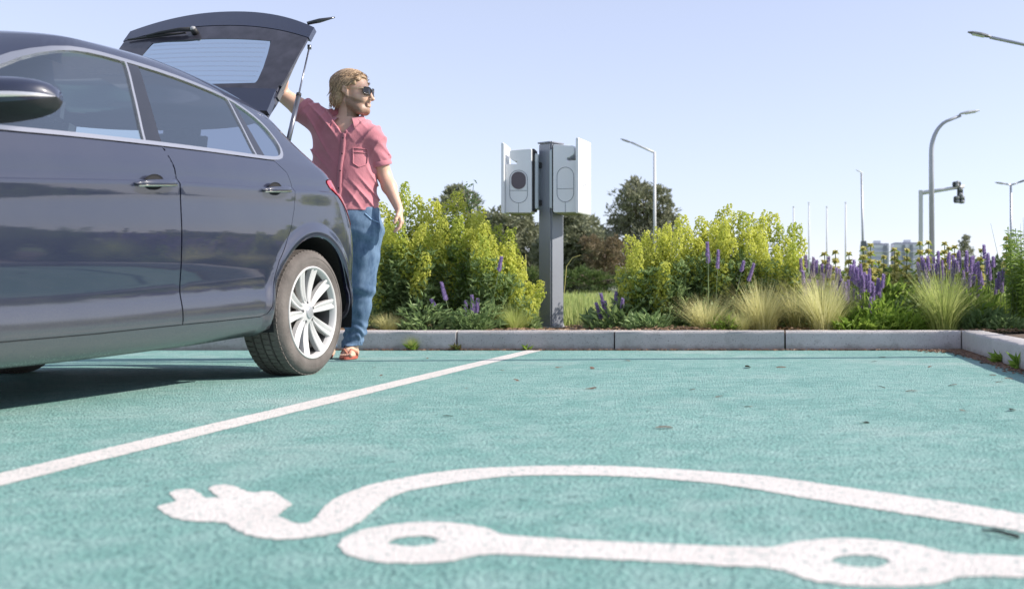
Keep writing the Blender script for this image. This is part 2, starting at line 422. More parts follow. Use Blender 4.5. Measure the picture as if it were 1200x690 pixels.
# hair cracks in the bay
def crack(P, wd, seed):
    r_ = random.Random(seed); pts = []
    for a, b in zip(P[:-1], P[1:]):
        for k in range(12): pts.append(G(*a).lerp(G(*b), k / 12))
    V = []
    for p in pts:
        y = p.y + r_.uniform(-.006, .006); h = wd * r_.uniform(.3, 1.2); V += [(p.x, y - h, .002), (p.x, y + h, .002)]
    F = [(2 * i, 2 * i + 2, 2 * i + 3, 2 * i + 1) for i in range(len(pts) - 1)]
    tag(mk('crack', V, F, plain('crack_dark', (.05, .10, .10), .9), bay))
crack([(1006, 545), (1060, 546.5), (1115, 549), (1150, 551), (1215, 550)], .0018, 1); crack([(1085, 573), (1135, 572), (1190, 573)], .0016, 2)
# ================================================================ the car: one smooth shell cut into panels
# u runs back along the car from the rear axle, v outwards, z up; t is the height of a level line at mid door
def pchip(x, y):
    x = np.asarray(x, float); y = np.asarray(y, float); h = np.diff(x); d = np.diff(y) / h
    m = np.zeros_like(y); m[0] = d[0]; m[-1] = d[-1]
    for i in range(1, len(x) - 1):
        if d[i - 1] * d[i] > 0:
            w1 = 2 * h[i] + h[i - 1]; w2 = h[i] + 2 * h[i - 1]
            m[i] = (w1 + w2) / (w1 / d[i - 1] + w2 / d[i])
    def f(q):
        q = np.clip(np.asarray(q, float), x[0], x[-1]); i = np.clip(np.searchsorted(x, q) - 1, 0, len(x) - 2)
        s = (q - x[i]) / h[i]
        return ((2 * s**3 - 3 * s**2 + 1) * y[i] + (s**3 - 2 * s**2 + s) * h[i] * m[i]
                + (-2 * s**3 + 3 * s**2) * y[i + 1] + (s**3 - s**2) * h[i] * m[i + 1])
    return f
VT = pchip([.185, .20, .235, .285, .31, .34, .43, .47, .56, .70, .80, .861, .872, .93, .985, 1.010, 1.03, 1.20, 1.36, 1.392, 1.412, 1.434, 1.45, 1.462, 1.467],
           [.790, .838, .868, .884, .8895, .8905, .8815, .8855, .896, .902, .901, .904, .891, .887, .872, .860, .849, .765, .678, .648, .615, .555, .44, .22, .0])
UR = pchip([.185, .285, .40, .60, .80, .868, 1.01, 1.2, 1.36, 1.392, 1.44, 1.467], [.66, .76, .79, .77, .68, .60, .49, .33, .23, .22, .20, .16])
UF = pchip([.185, .285, .40, .60, .80, .868, .93, .985, 1.01, 1.2, 1.36, 1.392, 1.44, 1.467], [-3.3, -3.42, -3.5, -3.5, -3.46, -3.4, -3.2, -2.8, -2.45, -2.05, -1.72, -1.65, -1.58, -1.4])
AR = pchip([.185, .9, 1.01, 1.36, 1.467], [.42, .42, .40, .34, .2])
AF = pchip([.185, .9, 1.01, 1.36, 1.467], [.75, .75, .55, .35, .2])
AT = np.array([.185, .285, .868, 1.010, 1.392, 1.440, 1.467])
AZ = [pchip([-3.5, -1.95, -.87, -.43, .6], [.17, .162, .19, .212, .24]),
      pchip([-3.5, -1.97, -1.05, -.49, .6], [.25, .25, .28, .307, .335]),
      pchip([-3.5, -2.6, -2.0, -1.35, -1.1, -.2, .08, .8], [.66, .735, .785, .847, .868, .925, .945, .962]),
      pchip([-3.5, -3.0, -2.4, -1.95, -1.25, -.87, -.3, .1, .8], [.70, .80, .89, .942, .999, 1.022, 1.056, 1.066, 1.045]),
      pchip([-1.9, -1.7, -1.5, -1.3, -.87, -.4, 0, .3], [1.27, 1.335, 1.375, 1.395, 1.405, 1.380, 1.325, 1.275]),
      pchip([-1.9, -1.6, -1.34, -1.1, -.83, -.43, 0, .25], [1.31, 1.375, 1.415, 1.437, 1.45, 1.432, 1.365, 1.315]),
      pchip([-1.9, -1.6, -1.34, -1.1, -.83, -.43, 0, .25], [1.33, 1.395, 1.44, 1.462, 1.477, 1.46, 1.395, 1.35])]
NS = 2.4
def ZL(t, u):
    t = np.asarray(t, float); u = np.asarray(u, float)
    i = np.clip(np.searchsorted(AT, t) - 1, 0, len(AT) - 2)
    Z = np.stack([f(u) for f in AZ]); f_ = (t - AT[i]) / (AT[i + 1] - AT[i])
    z0 = np.take_along_axis(Z, i[None], 0)[0]; z1 = np.take_along_axis(Z, (i + 1)[None], 0)[0]
    return z0 + f_ * (z1 - z0)
def bow(u): return 1 - .030 * ((u + 1.2) / 1.9) ** 2
def S(w_, t):
    "w: 0 nose centre, 1..2 side, 3 tail centre"
    w_ = np.atleast_1d(np.asarray(w_, float)); t = np.atleast_1d(np.asarray(t, float))
    V = VT(t); uR = UR(t); uF = UF(t); aR = AR(t); aF = AF(t); sF = uF + aF; sR = uR - aR
    ph = np.clip(w_ - 2, 0, 1) * math.pi / 2; pf = np.clip(1 - w_, 0, 1) * math.pi / 2
    u = sF + (sR - sF) * np.clip(w_ - 1, 0, 1) + aR * np.sin(ph) ** (2 / NS) - aF * np.sin(pf) ** (2 / 2.2)
    v = V * np.clip(np.cos(ph), 0, 1) ** (2 / NS) * np.clip(np.cos(pf), 0, 1) ** (2 / 2.2) * bow(u)
    return np.stack([u, v, ZL(t, u)], -1)
def SN(w_, t):
    e = 1e-3
    a = S(np.clip(w_ + e, 0, 3), t) - S(np.clip(w_ - e, 0, 3), t); b = S(w_, np.clip(t + e, .185, 1.467)) - S(w_, np.clip(t - e, .185, 1.467))
    n = np.cross(b, a); L = np.linalg.norm(n, axis=-1, keepdims=True)
    n = n / np.maximum(L, 1e-12)
    P = S(w_, t); c = np.stack([np.clip(P[..., 0], -2.4, -.3), 0 * P[..., 0], np.full(P.shape[:-1], .62)], -1)
    return n * np.where(((P - c) * n).sum(-1, keepdims=True) < 0, -1, 1)
def inv(u, z):
    "side point (u, z) to domain (w, t)"
    lo = np.full(np.shape(u), .185); hi = np.full(np.shape(u), 1.467)
    for _ in range(40):
        mid = (lo + hi) / 2; up = ZL(mid, u) < z
        lo = np.where(up, mid, lo); hi = np.where(up, hi, mid)
    t = (lo + hi) / 2
    uR = UR(t); uF = UF(t); aR = AR(t); aF = AF(t); sF = uF + aF; sR = uR - aR
    w_ = 1 + (u - sF) / (sR - sF)
    r = np.clip((u - sR) / aR, 0, 1) ** (NS / 2); f = np.clip((sF - u) / aF, 0, 1) ** (2.2 / 2)
    w_ = np.where(u > sR, 2 + np.arcsin(r) * 2 / math.pi, w_); w_ = np.where(u < sF, 1 - np.arcsin(f) * 2 / math.pi, w_)
    return w_, t
# ---------------------------------------------------------------- car materials
M = {}
def paint_mat():
    "dark blue-grey clear-coated paint under a thin film of road dust"
    m, t, b = new_mat('car_paint')
    tc = t.nodes.new('ShaderNodeTexCoord')
    n = t.nodes.new('ShaderNodeTexNoise'); n.inputs['Scale'].default_value = 3.5; n.inputs['Detail'].default_value = 9; n.inputs['Roughness'].default_value = 0.65
    t.links.new(tc.outputs['Object'], n.inputs['Vector'])
    sp = t.nodes.new('ShaderNodeTexNoise'); sp.inputs['Scale'].default_value = 160; sp.inputs['Detail'].default_value = 3
    t.links.new(tc.outputs['Object'], sp.inputs['Vector'])
    mp = t.nodes.new('ShaderNodeMapRange'); mp.inputs['From Min'].default_value = 0.42; mp.inputs['From Max'].default_value = 0.72
    mp.inputs['To Min'].default_value = 0.03; mp.inputs['To Max'].default_value = 0.10
    t.links.new(n.outputs['Fac'], mp.inputs['Value'])
    m2 = t.nodes.new('ShaderNodeMath'); m2.operation = 'MULTIPLY'
    m3 = t.nodes.new('ShaderNodeMapRange'); m3.inputs['From Min'].default_value = 0.35; m3.inputs['From Max'].default_value = 0.65; m3.inputs['To Min'].default_value = 0.8; m3.inputs['To Max'].default_value = 1.15
    t.links.new(sp.outputs['Fac'], m3.inputs['Value'])
    t.links.new(mp.outputs['Result'], m2.inputs[0]); t.links.new(m3.outputs['Result'], m2.inputs[1])
    # road dirt sprayed over the sills and door bottoms
    sz = t.nodes.new('ShaderNodeSeparateXYZ'); t.links.new(tc.outputs['Object'], sz.inputs[0])
    zr = t.nodes.new('ShaderNodeMapRange'); zr.inputs['From Min'].default_value = 0.42; zr.inputs['From Max'].default_value = 0.20; zr.inputs['To Max'].default_value = 0.75; t.links.new(sz.outputs['Z'], zr.inputs['Value'])
    zm = t.nodes.new('ShaderNodeMath'); zm.operation = 'MULTIPLY'; t.links.new(zr.outputs['Result'], zm.inputs[0]); t.links.new(m3.outputs['Result'], zm.inputs[1])
    za = t.nodes.new('ShaderNodeMath'); za.operation = 'ADD'; za.use_clamp = True; t.links.new(m2.outputs[0], za.inputs[0]); t.links.new(zm.outputs[0], za.inputs[1]); m2 = za
    mx = t.nodes.new('ShaderNodeMix'); mx.data_type = 'RGBA'
    mx.inputs['A'].default_value = (0.004, 0.008, 0.032, 1); mx.inputs['B'].default_value = (0.085, 0.083, 0.078, 1)
    t.links.new(m2.outputs[0], mx.inputs['Factor']); t.links.new(mx.outputs['Result'], b.inputs['Base Color'])
    b.inputs['Metallic'].default_value = 0.0; b.inputs['Roughness'].default_value = 0.45
    b.inputs['Coat Weight'].default_value = 1.0; b.inputs['Coat IOR'].default_value = 1.68
    rr = t.nodes.new('ShaderNodeMapRange'); rr.inputs['To Min'].default_value = 0.02; rr.inputs['To Max'].default_value = 0.30
    t.links.new(m2.outputs[0], rr.inputs['Value']); t.links.new(rr.outputs['Result'], b.inputs['Coat Roughness'])
    return m
M['paint'] = paint_mat()
def glass_mat(name, tintc, ior=1.6):
    m, t, b = new_mat(name)
    t.nodes.remove(b)
    tr = t.nodes.new('ShaderNodeBsdfTransparent'); tr.inputs[0].default_value = (*tintc, 1)
    gl = t.nodes.new('ShaderNodeBsdfGlossy'); gl.inputs['Roughness'].default_value = 0.02; gl.inputs['Color'].default_value = (.80, .92, 1.0, 1)
    fr = t.nodes.new('ShaderNodeFresnel'); fr.inputs[0].default_value = ior
    ms = t.nodes.new('ShaderNodeMixShader'); t.links.new(fr.outputs[0], ms.inputs[0])
    t.links.new(tr.outputs[0], ms.inputs[1]); t.links.new(gl.outputs[0], ms.inputs[2])
    df = t.nodes.new('ShaderNodeBsdfDiffuse'); df.inputs[0].default_value = (0.5, 0.52, 0.55, 1)
    m2 = t.nodes.new('ShaderNodeMixShader'); m2.inputs[0].default_value = 0.025
    t.links.new(ms.outputs[0], m2.inputs[1]); t.links.new(df.outputs[0], m2.inputs[2])
    t.links.new(m2.outputs[0], t.nodes['Material Output'].inputs['Surface'])
    return m
M['glass'] = glass_mat('window_glass', (0.46, 0.54, 0.58), 2.9)
M['glass_dark'] = glass_mat('tinted_window_glass', (0.22, 0.25, 0.32), 2.7)
M['glass_rear'] = glass_mat('rear_window_glass', (0.72, 0.78, 0.78), 1.5)
M['chrome'] = plain('satin_chrome', (0.88, 0.82, 0.75), 0.25, 1.0, bump=0.02)
M['black_gloss'] = plain('gloss_black_trim', (0.018, 0.018, 0.022), 0.12, coat=0.6, var=0.2)
M['black'] = plain('black_plastic', (0.022, 0.022, 0.024), 0.6, var=0.25, vscale=20)
M['seal'] = plain('black_rubber_seal', (0.008, 0.008, 0.009), 0.8)
M['cabin'] = plain('cabin_trim', (0.10, 0.10, 0.105), 0.8, var=0.2)
M['seatcloth'] = plain('grey_seat_cloth', (0.16, 0.165, 0.18), 0.9, var=0.15, vscale=40)
M['frit'] = plain('dusty_black_glass_band', (0.045, 0.043, 0.055), 0.30, var=0.35, vscale=14, coat=0.5)
M['tyre'] = plain('tyre_rubber', (0.125, 0.108, 0.097), 0.85, var=0.30, vscale=9, bump=0.25, bscale=90)
M['barrel'] = plain('grey_rim_barrel', (0.10, 0.10, 0.10), 0.5, 0.4)
M['alloy'] = plain('silver_alloy', (0.56, 0.545, 0.53), 0.42, 0.10, var=0.08, vscale=5, coat=0.1)
M['disc'] = plain('brake_disc_steel', (0.33, 0.31, 0.29), 0.38, 0.9, var=0.2, vscale=30)
M['red_lens'] = plain('red_lens', (0.42, 0.015, 0.02), 0.12, coat=1.0, var=0.2)
M['steel'] = plain('dark_steel', (0.25, 0.25, 0.27), 0.3, 0.9)

# ---------------------------------------------------------------- car placement: parked nose to the camera, a few degrees off the bay line
CAR_YAW = math.atan(100 / FPX)
_D = CAM_H * FPX / 94; _X = (368 - PPX) / FPX * _D
CAR_O = Vector((_X - .885 * math.cos(CAR_YAW), _D + .885 * math.sin(CAR_YAW), 0))
car = empty('parked_car', CAR_O, math.pi / 2 - CAR_YAW)
# local x = u (back along the car), local y = -v ... so that +v faces the camera side
def L3(P):
    P = np.asarray(P, float); return np.stack([P[..., 0], -P[..., 1], P[..., 2]], -1)
tag(car, 'dark blue estate car parked with its tailgate raised beside the white line', 'car')

def dens(P, step=.03, closed=True):
    P = [np.array(p, float) for p in P]; out = []
    n = len(P)
    for i in range(n if closed else n - 1):
        a, b = P[i], P[(i + 1) % n]; k = max(1, int(np.linalg.norm(b - a) / step))
        for j in range(k): out.append(a + (b - a) * j / k)
    if not closed: out.append(P[-1])
    return np.array(out)
def smooth_poly(P, it=2, closed=True):
    P = np.array(P, float)
    for _ in range(it):
        Q = []
        n = len(P)
        for i in range(n if closed else n - 1):
            a, b = P[i], P[(i + 1) % n]; Q += [a * .75 + b * .25, a * .25 + b * .75]
        if not closed: Q = [P[0]] + Q + [P[-1]]
        P = np.array(Q)
    return P
def inset(P, d):
    P = np.asarray(P); n = len(P)
    A = .5 * np.sum(P[:, 0] * np.roll(P[:, 1], -1) - np.roll(P[:, 0], -1) * P[:, 1]); s = 1 if A > 0 else -1
    T = np.roll(P, -1, 0) - np.roll(P, 1, 0); T /= np.maximum(np.linalg.norm(T, axis=1, keepdims=True), 1e-9)
    return P + s * d * np.stack([-T[:, 1], T[:, 0]], 1)
def inside(P, Q):
    "points Q inside polygon P"
    x, y = Q[:, 0], Q[:, 1]; r = np.zeros(len(Q), bool); n = len(P)
    for i in range(n):
        x1, y1 = P[i]; x2, y2 = P[(i + 1) % n]
        c = (y1 > y) != (y2 > y)
        with np.errstate(divide='ignore', invalid='ignore'):
            r ^= c & (x < (x2 - x1) * (y - y1) / (y2 - y1) + x1)
    return r

DLO = dens(smooth_poly([(-2.13, .934), (-1.943, .946), (-1.62, .973), (-1.25, .999), (-.86, 1.024), (-.55, 1.040), (-.33, 1.053), (-.24, 1.068), (-.19, 1.098), (-.165, 1.140), (-.172, 1.195),
        (-.205, 1.248), (-.29, 1.297), (-.43, 1.340), (-.60, 1.357), (-.88, 1.368), (-1.118, 1.366), (-1.31, 1.360), (-1.46, 1.340), (-1.6, 1.292), (-1.72, 1.225), (-1.9, 1.12), (-2.08, 1.022), (-2.15, .975)], 1), .03)
DLI = inset(DLO, .016)
BP0 = np.array([(-1.112, 1.39), (-1.248, .985)])     # front window / black pillar
BP1 = np.array([(-1.046, 1.39), (-1.150, .985)])     # pillar / rear door glass
DV0 = np.array([(-.452, 1.37), (-.472, 1.02)])       # rear glass / divider
DV1 = np.array([(-.408, 1.36), (-.382, 1.02)])       # divider / quarter glass
def sideof(Lp, Q):   # + behind the line
    a, b = Lp; f = (Q[:, 1] - a[1]) / (b[1] - a[1]); return Q[:, 0] - (a[0] + (b[0] - a[0]) * f)
def beltz(u): return np.interp(u, [-2.33, -1.943, -1.62, -1.25, -.86, -.55, -.33], [.925, .946, .973, .999, 1.024, 1.040, 1.053])
shutB = [(-1.150, beltz(-1.150)), (-1.135, .970), (-1.110, .918), (-1.094, .823), (-1.080, .567), (-1.057, .284)]
shutC = [(-.325, 1.053), (-.243, 1.006), (-.212, .953), (-.200, .90), (-.205, .83), (-.236, .732), (-.291, .643), (-.345, .57), (-.375, .50), (-.395, .42), (-.412, .350), (-.435, .318), (-.475, .305)]
DOORF = dens(shutB + [(-1.58, .264), (-2.05, .252), (-2.12, .28), (-2.17, .45), (-2.2, .8), (-2.2, .93)] + [(u, beltz(u)) for u in (-1.943, -1.62, -1.4)], .018)
DOORR = dens(shutC + [(-.8, .292)] + shutB[::-1] + [(u, beltz(u)) for u in (-.86, -.55)], .018)
FENDER_SHUT = None
a_ = np.linspace(0, 2 * math.pi, 49)[:-1]
ARCHR = np.stack([.012 + .385 * np.cos(a_), .312 + .392 * np.sin(a_)], 1)
WB = 2.63
ARCHF = ARCHR - [WB, .035]
HATCH = dens([(2.36, .66), (3.2, .66), (3.2, 1.405), (2.40, 1.405), (2.34, 1.30), (2.30, 1.1), (2.32, .9), (2.36, .8)], .05)        # (w, t)
WSCR = dens([(-.2, 1.025), (.37, 1.025), (.355, 1.07), (.35, 1.115), (.41, 1.215), (.47, 1.283), (.50, 1.375), (-.2, 1.385)], .05)
LAMP = dens(smooth_poly([(2.0, .935), (2.06, .955), (2.2, .955), (2.33, .945), (2.345, .78), (2.30, .70), (2.2, .70), (2.11, .78), (2.02, .88)], 1), .03)

def to_dom(P): w_, t = inv(P[:, 0], P[:, 1]); return np.stack([w_, t], 1)
SC = np.array([1.9, 1.0])
gw = np.concatenate([np.linspace(0, 1, 22), np.linspace(1, 2, 62)[1:], np.linspace(2, 3, 26)[1:]])
gt = np.array(list(np.arange(.185, .86, .035)) + [.861, .8665, .872, .90, .93, .96, .985, 1.01, 1.03, 1.07, 1.11, 1.15, 1.19, 1.23, 1.27, 1.31, 1.345, 1.37, 1.392, 1.405, 1.42, 1.434, 1.444, 1.452, 1.458, 1.463, 1.467])
pts = [np.array([(a, b) for a in gw for b in gt])]; edges = []; off = len(pts[0])
def constrain(P, closed=True):
    global off
    n = len(P); pts.append(P)
    for i in range(n if closed else n - 1): edges.append((off + i, off + (i + 1) % n))
    off += n
GAP = .0038
DFI, DRI = inset(DOORF, GAP), inset(DOORR, GAP)
for P in (DOORF, DFI, DOORR, DRI, DLO, DLI): constrain(to_dom(P))
for Q in (ARCHR, ARCHF):
    q = Q[Q[:, 1] > .2]; q = q[np.argsort(-np.arctan2(q[:, 1] - .3, q[:, 0] - q[:, 0].mean()))]
    constrain(to_dom(Q[Q[:, 1] > .05]) if False else to_dom(np.clip(Q, [-9, .20], [9, 9])), True)
for Lp in (BP0, BP0 - [.012, 0], BP1, DV0, DV0 + [.012, 0], DV1): constrain(to_dom(dens(Lp, .03, False)), False)
for cx_, cz_ in ((.012, .312),):
    q_ = np.array([(cx_ + r_ * math.cos(a), cz_ + r_ * math.sin(a)) for r_ in (.392, .40, .41, .42, .432, .445, .458, .47) for a in np.linspace(-.1, math.pi + .1, 60)])
    q_ = q_[(q_[:, 1] > .22)]; pts.append(to_dom(q_)); off += len(q_)
for P in (HATCH, WSCR, LAMP, inset(LAMP, .006)): constrain(np.clip(P, [0, .185], [3, 1.467]), True)
allp = np.concatenate(pts) * SC
vv, ee, ff, *_r = geometry.delaunay_2d_cdt([Vector(p) for p in allp.tolist()], edges, [], 0, 1e-5)
VD = np.array([(p.x, p.y) for p in vv]) / SC
FT = np.array([f for f in ff if len(f) == 3])
VD[:, 0] = np.clip(VD[:, 0], 0, 3); VD[:, 1] = np.clip(VD[:, 1], .185, 1.467)
P3 = S(VD[:, 0], VD[:, 1]); N3 = SN(VD[:, 0], VD[:, 1])
# flared lips round the wheel arches
def flare(P3):
    add = np.zeros(len(P3))
    for cx, cz in ((.012, .312), (.012 - WB, .277)):
        r = np.hypot(P3[:, 0] - cx, P3[:, 2] - cz)
        b = np.clip(1 - np.abs(r - .415) / .055, 0, 1); add = np.maximum(add, .016 * b * b * (3 - 2 * b))
    return add
fl = flare(P3); P3 = P3 + np.stack([0 * fl, fl, 0 * fl], 1)
e_ = 2e-3; gx = (flare(P3 + [e_, 0, 0]) - flare(P3 - [e_, 0, 0])) / (2 * e_); gz = (flare(P3 + [0, 0, e_]) - flare(P3 - [0, 0, e_])) / (2 * e_)
N3 = N3 - np.stack([gx, 0 * gx, gz], 1) * np.clip(N3[:, 1:2], 0, 1); N3 /= np.linalg.norm(N3, axis=1, keepdims=True)
cw = VD[FT].mean(1); cP = S(cw[:, 0], cw[:, 1]); cUZ = cP[:, [0, 2]]
ar = np.abs(np.cross(np.append(VD[FT[:, 1]] - VD[FT[:, 0]], np.zeros((len(FT), 1)), 1), np.append(VD[FT[:, 2]] - VD[FT[:, 0]], np.zeros((len(FT), 1)), 1))[:, 2])
sidey = (cw[:, 0] > .33) & (cw[:, 0] < 2.6) & (cw[:, 1] < 1.42)
lab = np.array(['body'] * len(FT), dtype=object)   # which part each triangle of the shell belongs to
def setl(mask, name): lab[mask & (lab == 'body')] = name
setl(ar < 1e-10, 'none')
setl(sidey & inside(ARCHR, cUZ), 'none'); setl(sidey & inside(ARCHF, cUZ), 'none')
setl(inside(HATCH, cw), 'none'); setl(inside(WSCR, cw), 'windscreen')
setl(inside(inset(LAMP, .006), cw), 'tail_light'); setl(inside(LAMP, cw), 'seal')
setl(sidey & inside(DFI, cUZ) & (~inside(DLO, cUZ)), 'front_door'); setl(sidey & inside(DRI, cUZ) & (~inside(DLO, cUZ)), 'rear_door')
setl(sidey & (inside(DOORF, cUZ) | inside(DOORR, cUZ)) & (~inside(DLO, cUZ)), 'seal')
I = sidey & inside(DLI, cUZ)
setl(sidey & inside(DLO, cUZ) & ~I, 'window_trim')
b0, b1, d0, d1 = (sideof(x, cUZ) for x in (BP0, BP1, DV0, DV1))
setl(I & (b0 < -.012), 'front_window'); setl(I & (b0 < 0), 'window_trim'); setl(I & (b1 < 0), 'window_pillar')
setl(I & (d0 < 0), 'rear_side_window'); setl(I & (d0 < .012), 'window_trim'); setl(I & (d1 < 0), 'window_divider'); setl(I, 'quarter_window')

def panel(name, labn, m, lift=0.0, depth=.022, parent=car, sides=(1, -1), label=None):
    F = FT[lab == labn]
    if len(F) == 0: return []
    used, F2 = np.unique(F, return_inverse=True); F2 = F2.reshape(-1, 3)
    V = P3[used] + N3[used] * lift; N = N3[used]
    # make winding follow the outward normal
    fn = np.cross(V[F2[:, 1]] - V[F2[:, 0]], V[F2[:, 2]] - V[F2[:, 0]])
    flip = (fn * N[F2].mean(1)).sum(1) < 0
    F2[flip] = F2[flip][:, ::-1]
    # open edges turn inwards so that the panel has a thickness
    cnt = {}
    for f in F2:
        for a, b in ((f[0], f[1]), (f[1], f[2]), (f[2], f[0])): cnt[(a, b)] = 1
    be = [(a, b) for (a, b) in cnt if (b, a) not in cnt]
    wd = VD[used]
    be = [(a, b) for a, b in be if not ((wd[a, 0] < 1e-4 and wd[b, 0] < 1e-4) or (wd[a, 0] > 2.999 and wd[b, 0] > 2.999) or (wd[a, 1] > 1.466 and wd[b, 1] > 1.466))]
    nV = len(V); extra = []; EN = []; mp = {}; QF = []
    for a, b in be:
        for k in (a, b):
            if k not in mp:
                mp[k] = (nV + len(extra), nV + len(extra) + 1)
                extra += [V[k], V[k] - N[k] * depth]; EN += [None, None]
        QF.append((a, b))
    E = np.array(extra).reshape(-1, 3)
    outs = []
    for sgn in sides:
        A = np.concatenate([V, E]) if len(E) else V
        A = A * [1, sgn, 1]; faces = [tuple(int(x) for x in (f if sgn > 0 else f[::-1])) for f in F2]
        # L3 mirrors y, which flips winding once more
        faces = [f[::-1] for f in faces]
        for a, b in QF:
            q = (mp[a][0], mp[a][1], mp[b][1], mp[b][0])
            faces.append(q if sgn < 0 else q[::-1])
        NN = N * [1, sgn, 1]
        me = bpy.data.meshes.new(name); me.from_pydata(L3(A).tolist(), [], faces); me.materials.append(m)
        sm = [True] * len(F2) + [False] * len(QF)
        me.polygons.foreach_set('use_smooth', sm); me.update()
        nr = np.zeros((len(A), 3)); nr[:nV] = L3(NN)
        # edge strips: plain sideways normals
        for k, (i0, i1) in mp.items():
            nr[i0] = nr[i1] = (0, 0, 0)
        cn = np.zeros((len(me.loops), 3)); li = np.zeros(len(me.loops), int); me.loops.foreach_get('vertex_index', li); cn = nr[li]
        me.normals_split_custom_set(cn.tolist())
        o = bpy.data.objects.new(name, me); C.objects.link(o); o.parent = parent
        if label: o['label'] = label
        outs.append(o)
    return outs
body = panel('body', 'body', M['paint'])
bm_ = bmesh.new(); bm_.free()
panel('seal', 'seal', M['seal'], lift=-.012, depth=.01)
doorF = panel('front_door', 'front_door', M['paint'], lift=.0005)
doorR = panel('rear_door', 'rear_door', M['paint'], lift=.0005)
panel('window_trim', 'window_trim', M['chrome'], lift=.004, depth=.012)
panel('window_pillar', 'window_pillar', M['black_gloss'], lift=.0015, depth=.012)
panel('window_divider', 'window_divider', M['black_gloss'], lift=.0015, depth=.012)
panel('front_window', 'front_window', M['glass'], lift=-.004, depth=.003)
panel('rear_side_window', 'rear_side_window', M['glass_dark'], lift=-.003, depth=.003)
panel('quarter_window', 'quarter_window', M['glass_dark'], lift=-.003, depth=.003)
panel('windscreen', 'windscreen', M['glass'], lift=-.004, depth=.003)
panel('tail_light', 'tail_light', M['red_lens'], lift=.004, depth=.02)

# door handles: a flat oval blackened for the shade of a bowl and a bright bar over it
def handle(cu, cz, ln, doors, tilt):
    for d, sgn in zip(doors, (1, -1)):
        w0, t0 = inv(np.array([cu]), np.array([cz])); p = S(w0, t0)[0]; v0 = p[1] + .002
        def X(a, b, c): return (cu + a * ln / 2, -sgn * (v0 + c), cz + b + a * ln / 2 * tilt)
        # bar: rounded section swept along, tapering at both ends
        n = 15; sec = 10; V = []; F = []
        for i in range(n):
            a = -1 + 2 * i / (n - 1); e = math.sqrt(max(0.02, 1 - abs(a) ** 6)); lift_ = .030 - .012 * a * a - .016 * abs(a) ** 8
            for k in range(sec):
                an = 2 * math.pi * k / sec
                V.append(X(a, .0155 * e * math.sin(an) * (1 + .15 * a), lift_ * 1.0 + .010 * e * math.cos(an)))
        for i in range(n - 1):
            for k in range(sec): F.append((i * sec + k, i * sec + (k + 1) % sec, (i + 1) * sec + (k + 1) % sec, (i + 1) * sec + k))
        F += [tuple(range(sec)), tuple((n - 1) * sec + k for k in range(sec))[::-1]]
        if sgn > 0: F = [f[::-1] for f in F]
        h = mk('door_handle', V, F, M['paint'], d, True)
        # bright strip along the bar
        V = []; F = []
        for i in range(n):
            a = -.97 + 1.94 * i / (n - 1); lift_ = .030 - .012 * a * a - .016 * abs(a) ** 8
            for b_, c_ in ((-.0135, .003), (-.0125, .0085), (-.010, .0110), (-.007, .0115), (-.007, .0095), (-.0135, .0)):
                V.append(X(a, b_, lift_ + c_))
        for i in range(n - 1):
            for k in range(6): F.append((i * 6 + k, i * 6 + (k + 1) % 6, (i + 1) * 6 + (k + 1) % 6, (i + 1) * 6 + k))
        F += [tuple(range(6)), tuple((n - 1) * 6 + k for k in range(6))[::-1]]
        mk('handle_strip', V, F, M['chrome'], d)
        # flat black oval; the shade of a hollow is put into its colour
        V = []; F = []; n2 = 20
        for j, (rr, dd) in enumerate(((1, .0015), (.93, -.001), (.7, .0008), (.0, .001))):
            for k in range(n2):
                an = 2 * math.pi * k / n2
                V.append(X(-.05 + .50 * rr * math.cos(an), .004 + .031 * rr * math.sin(an), dd))
        for j in range(3):
            for k in range(n2): F.append((j * n2 + k, j * n2 + (k + 1) % n2, (j + 1) * n2 + (k + 1) % n2, (j + 1) * n2 + k))
        mk('handle_bowl_shade', V, F, M['seal'], d, True)
handle(-1.255, .846, .235, doorF, .11)
handle(-.385, .907, .235, doorR, .10)

# door mirrors
for sgn in (1, -1):
    n, k2 = 18, 20; V = []; F = []; Vb = []
    def mirP(a, an):
        # a: -1 at the door, 1 outboard
        ex = (1 - abs(a) ** 3.2) ** (1 / 2.2) if abs(a) < 1 else 0
        du = .105 * ex * (1 - .25 * a) * math.cos(an); dz = .068 * ex * (1 - .18 * a) * (abs(math.sin(an)) ** .8) * (1 if math.sin(an) > 0 else -1)
        v_ = 1.0 + .135 * a
        return (-2.07 + du + .02 * a, -sgn * v_, 1.022 + dz + .01 * a)
    def shell(lo, hi, name, m, grow=1.0):
        V = []; F = []; kk = 12
        for i in range(n + 1):
            a = -1 + 2 * i / n
            for k in range(kk + 1):
                an = lo + (hi - lo) * k / kk
                p = mirP(a, an); c = (-2.07 + .02 * a, p[1], 1.022 + .01 * a)
                V.append([c[j] + (p[j] - c[j]) * grow for j in range(3)])
        for i in range(n):
            for k in range(kk):
                f = (i * (kk + 1) + k, i * (kk + 1) + k + 1, (i + 1) * (kk + 1) + k + 1, (i + 1) * (kk + 1) + k)
                F.append(f if sgn > 0 else f[::-1])
        return mk(name, V, F, m, car if parent_ is None else parent_, True)
    parent_ = None
    mir = shell(R(-8), R(200), 'door_mirror', M['paint'])
    parent_ = mir
    shell(R(178), R(188), 'indicator_strip', M['chrome'], 1.010)
    shell(R(200), R(352), 'mirror_base', M['black'], .985)
    MB().tube([(-2.05, -sgn * .82, .95), (-2.05, -sgn * .88, .955), (-2.07, -sgn * .94, .975)], [.035, .03, .03], 10).build('mirror_arm', M['black'], mir, smooth=True)

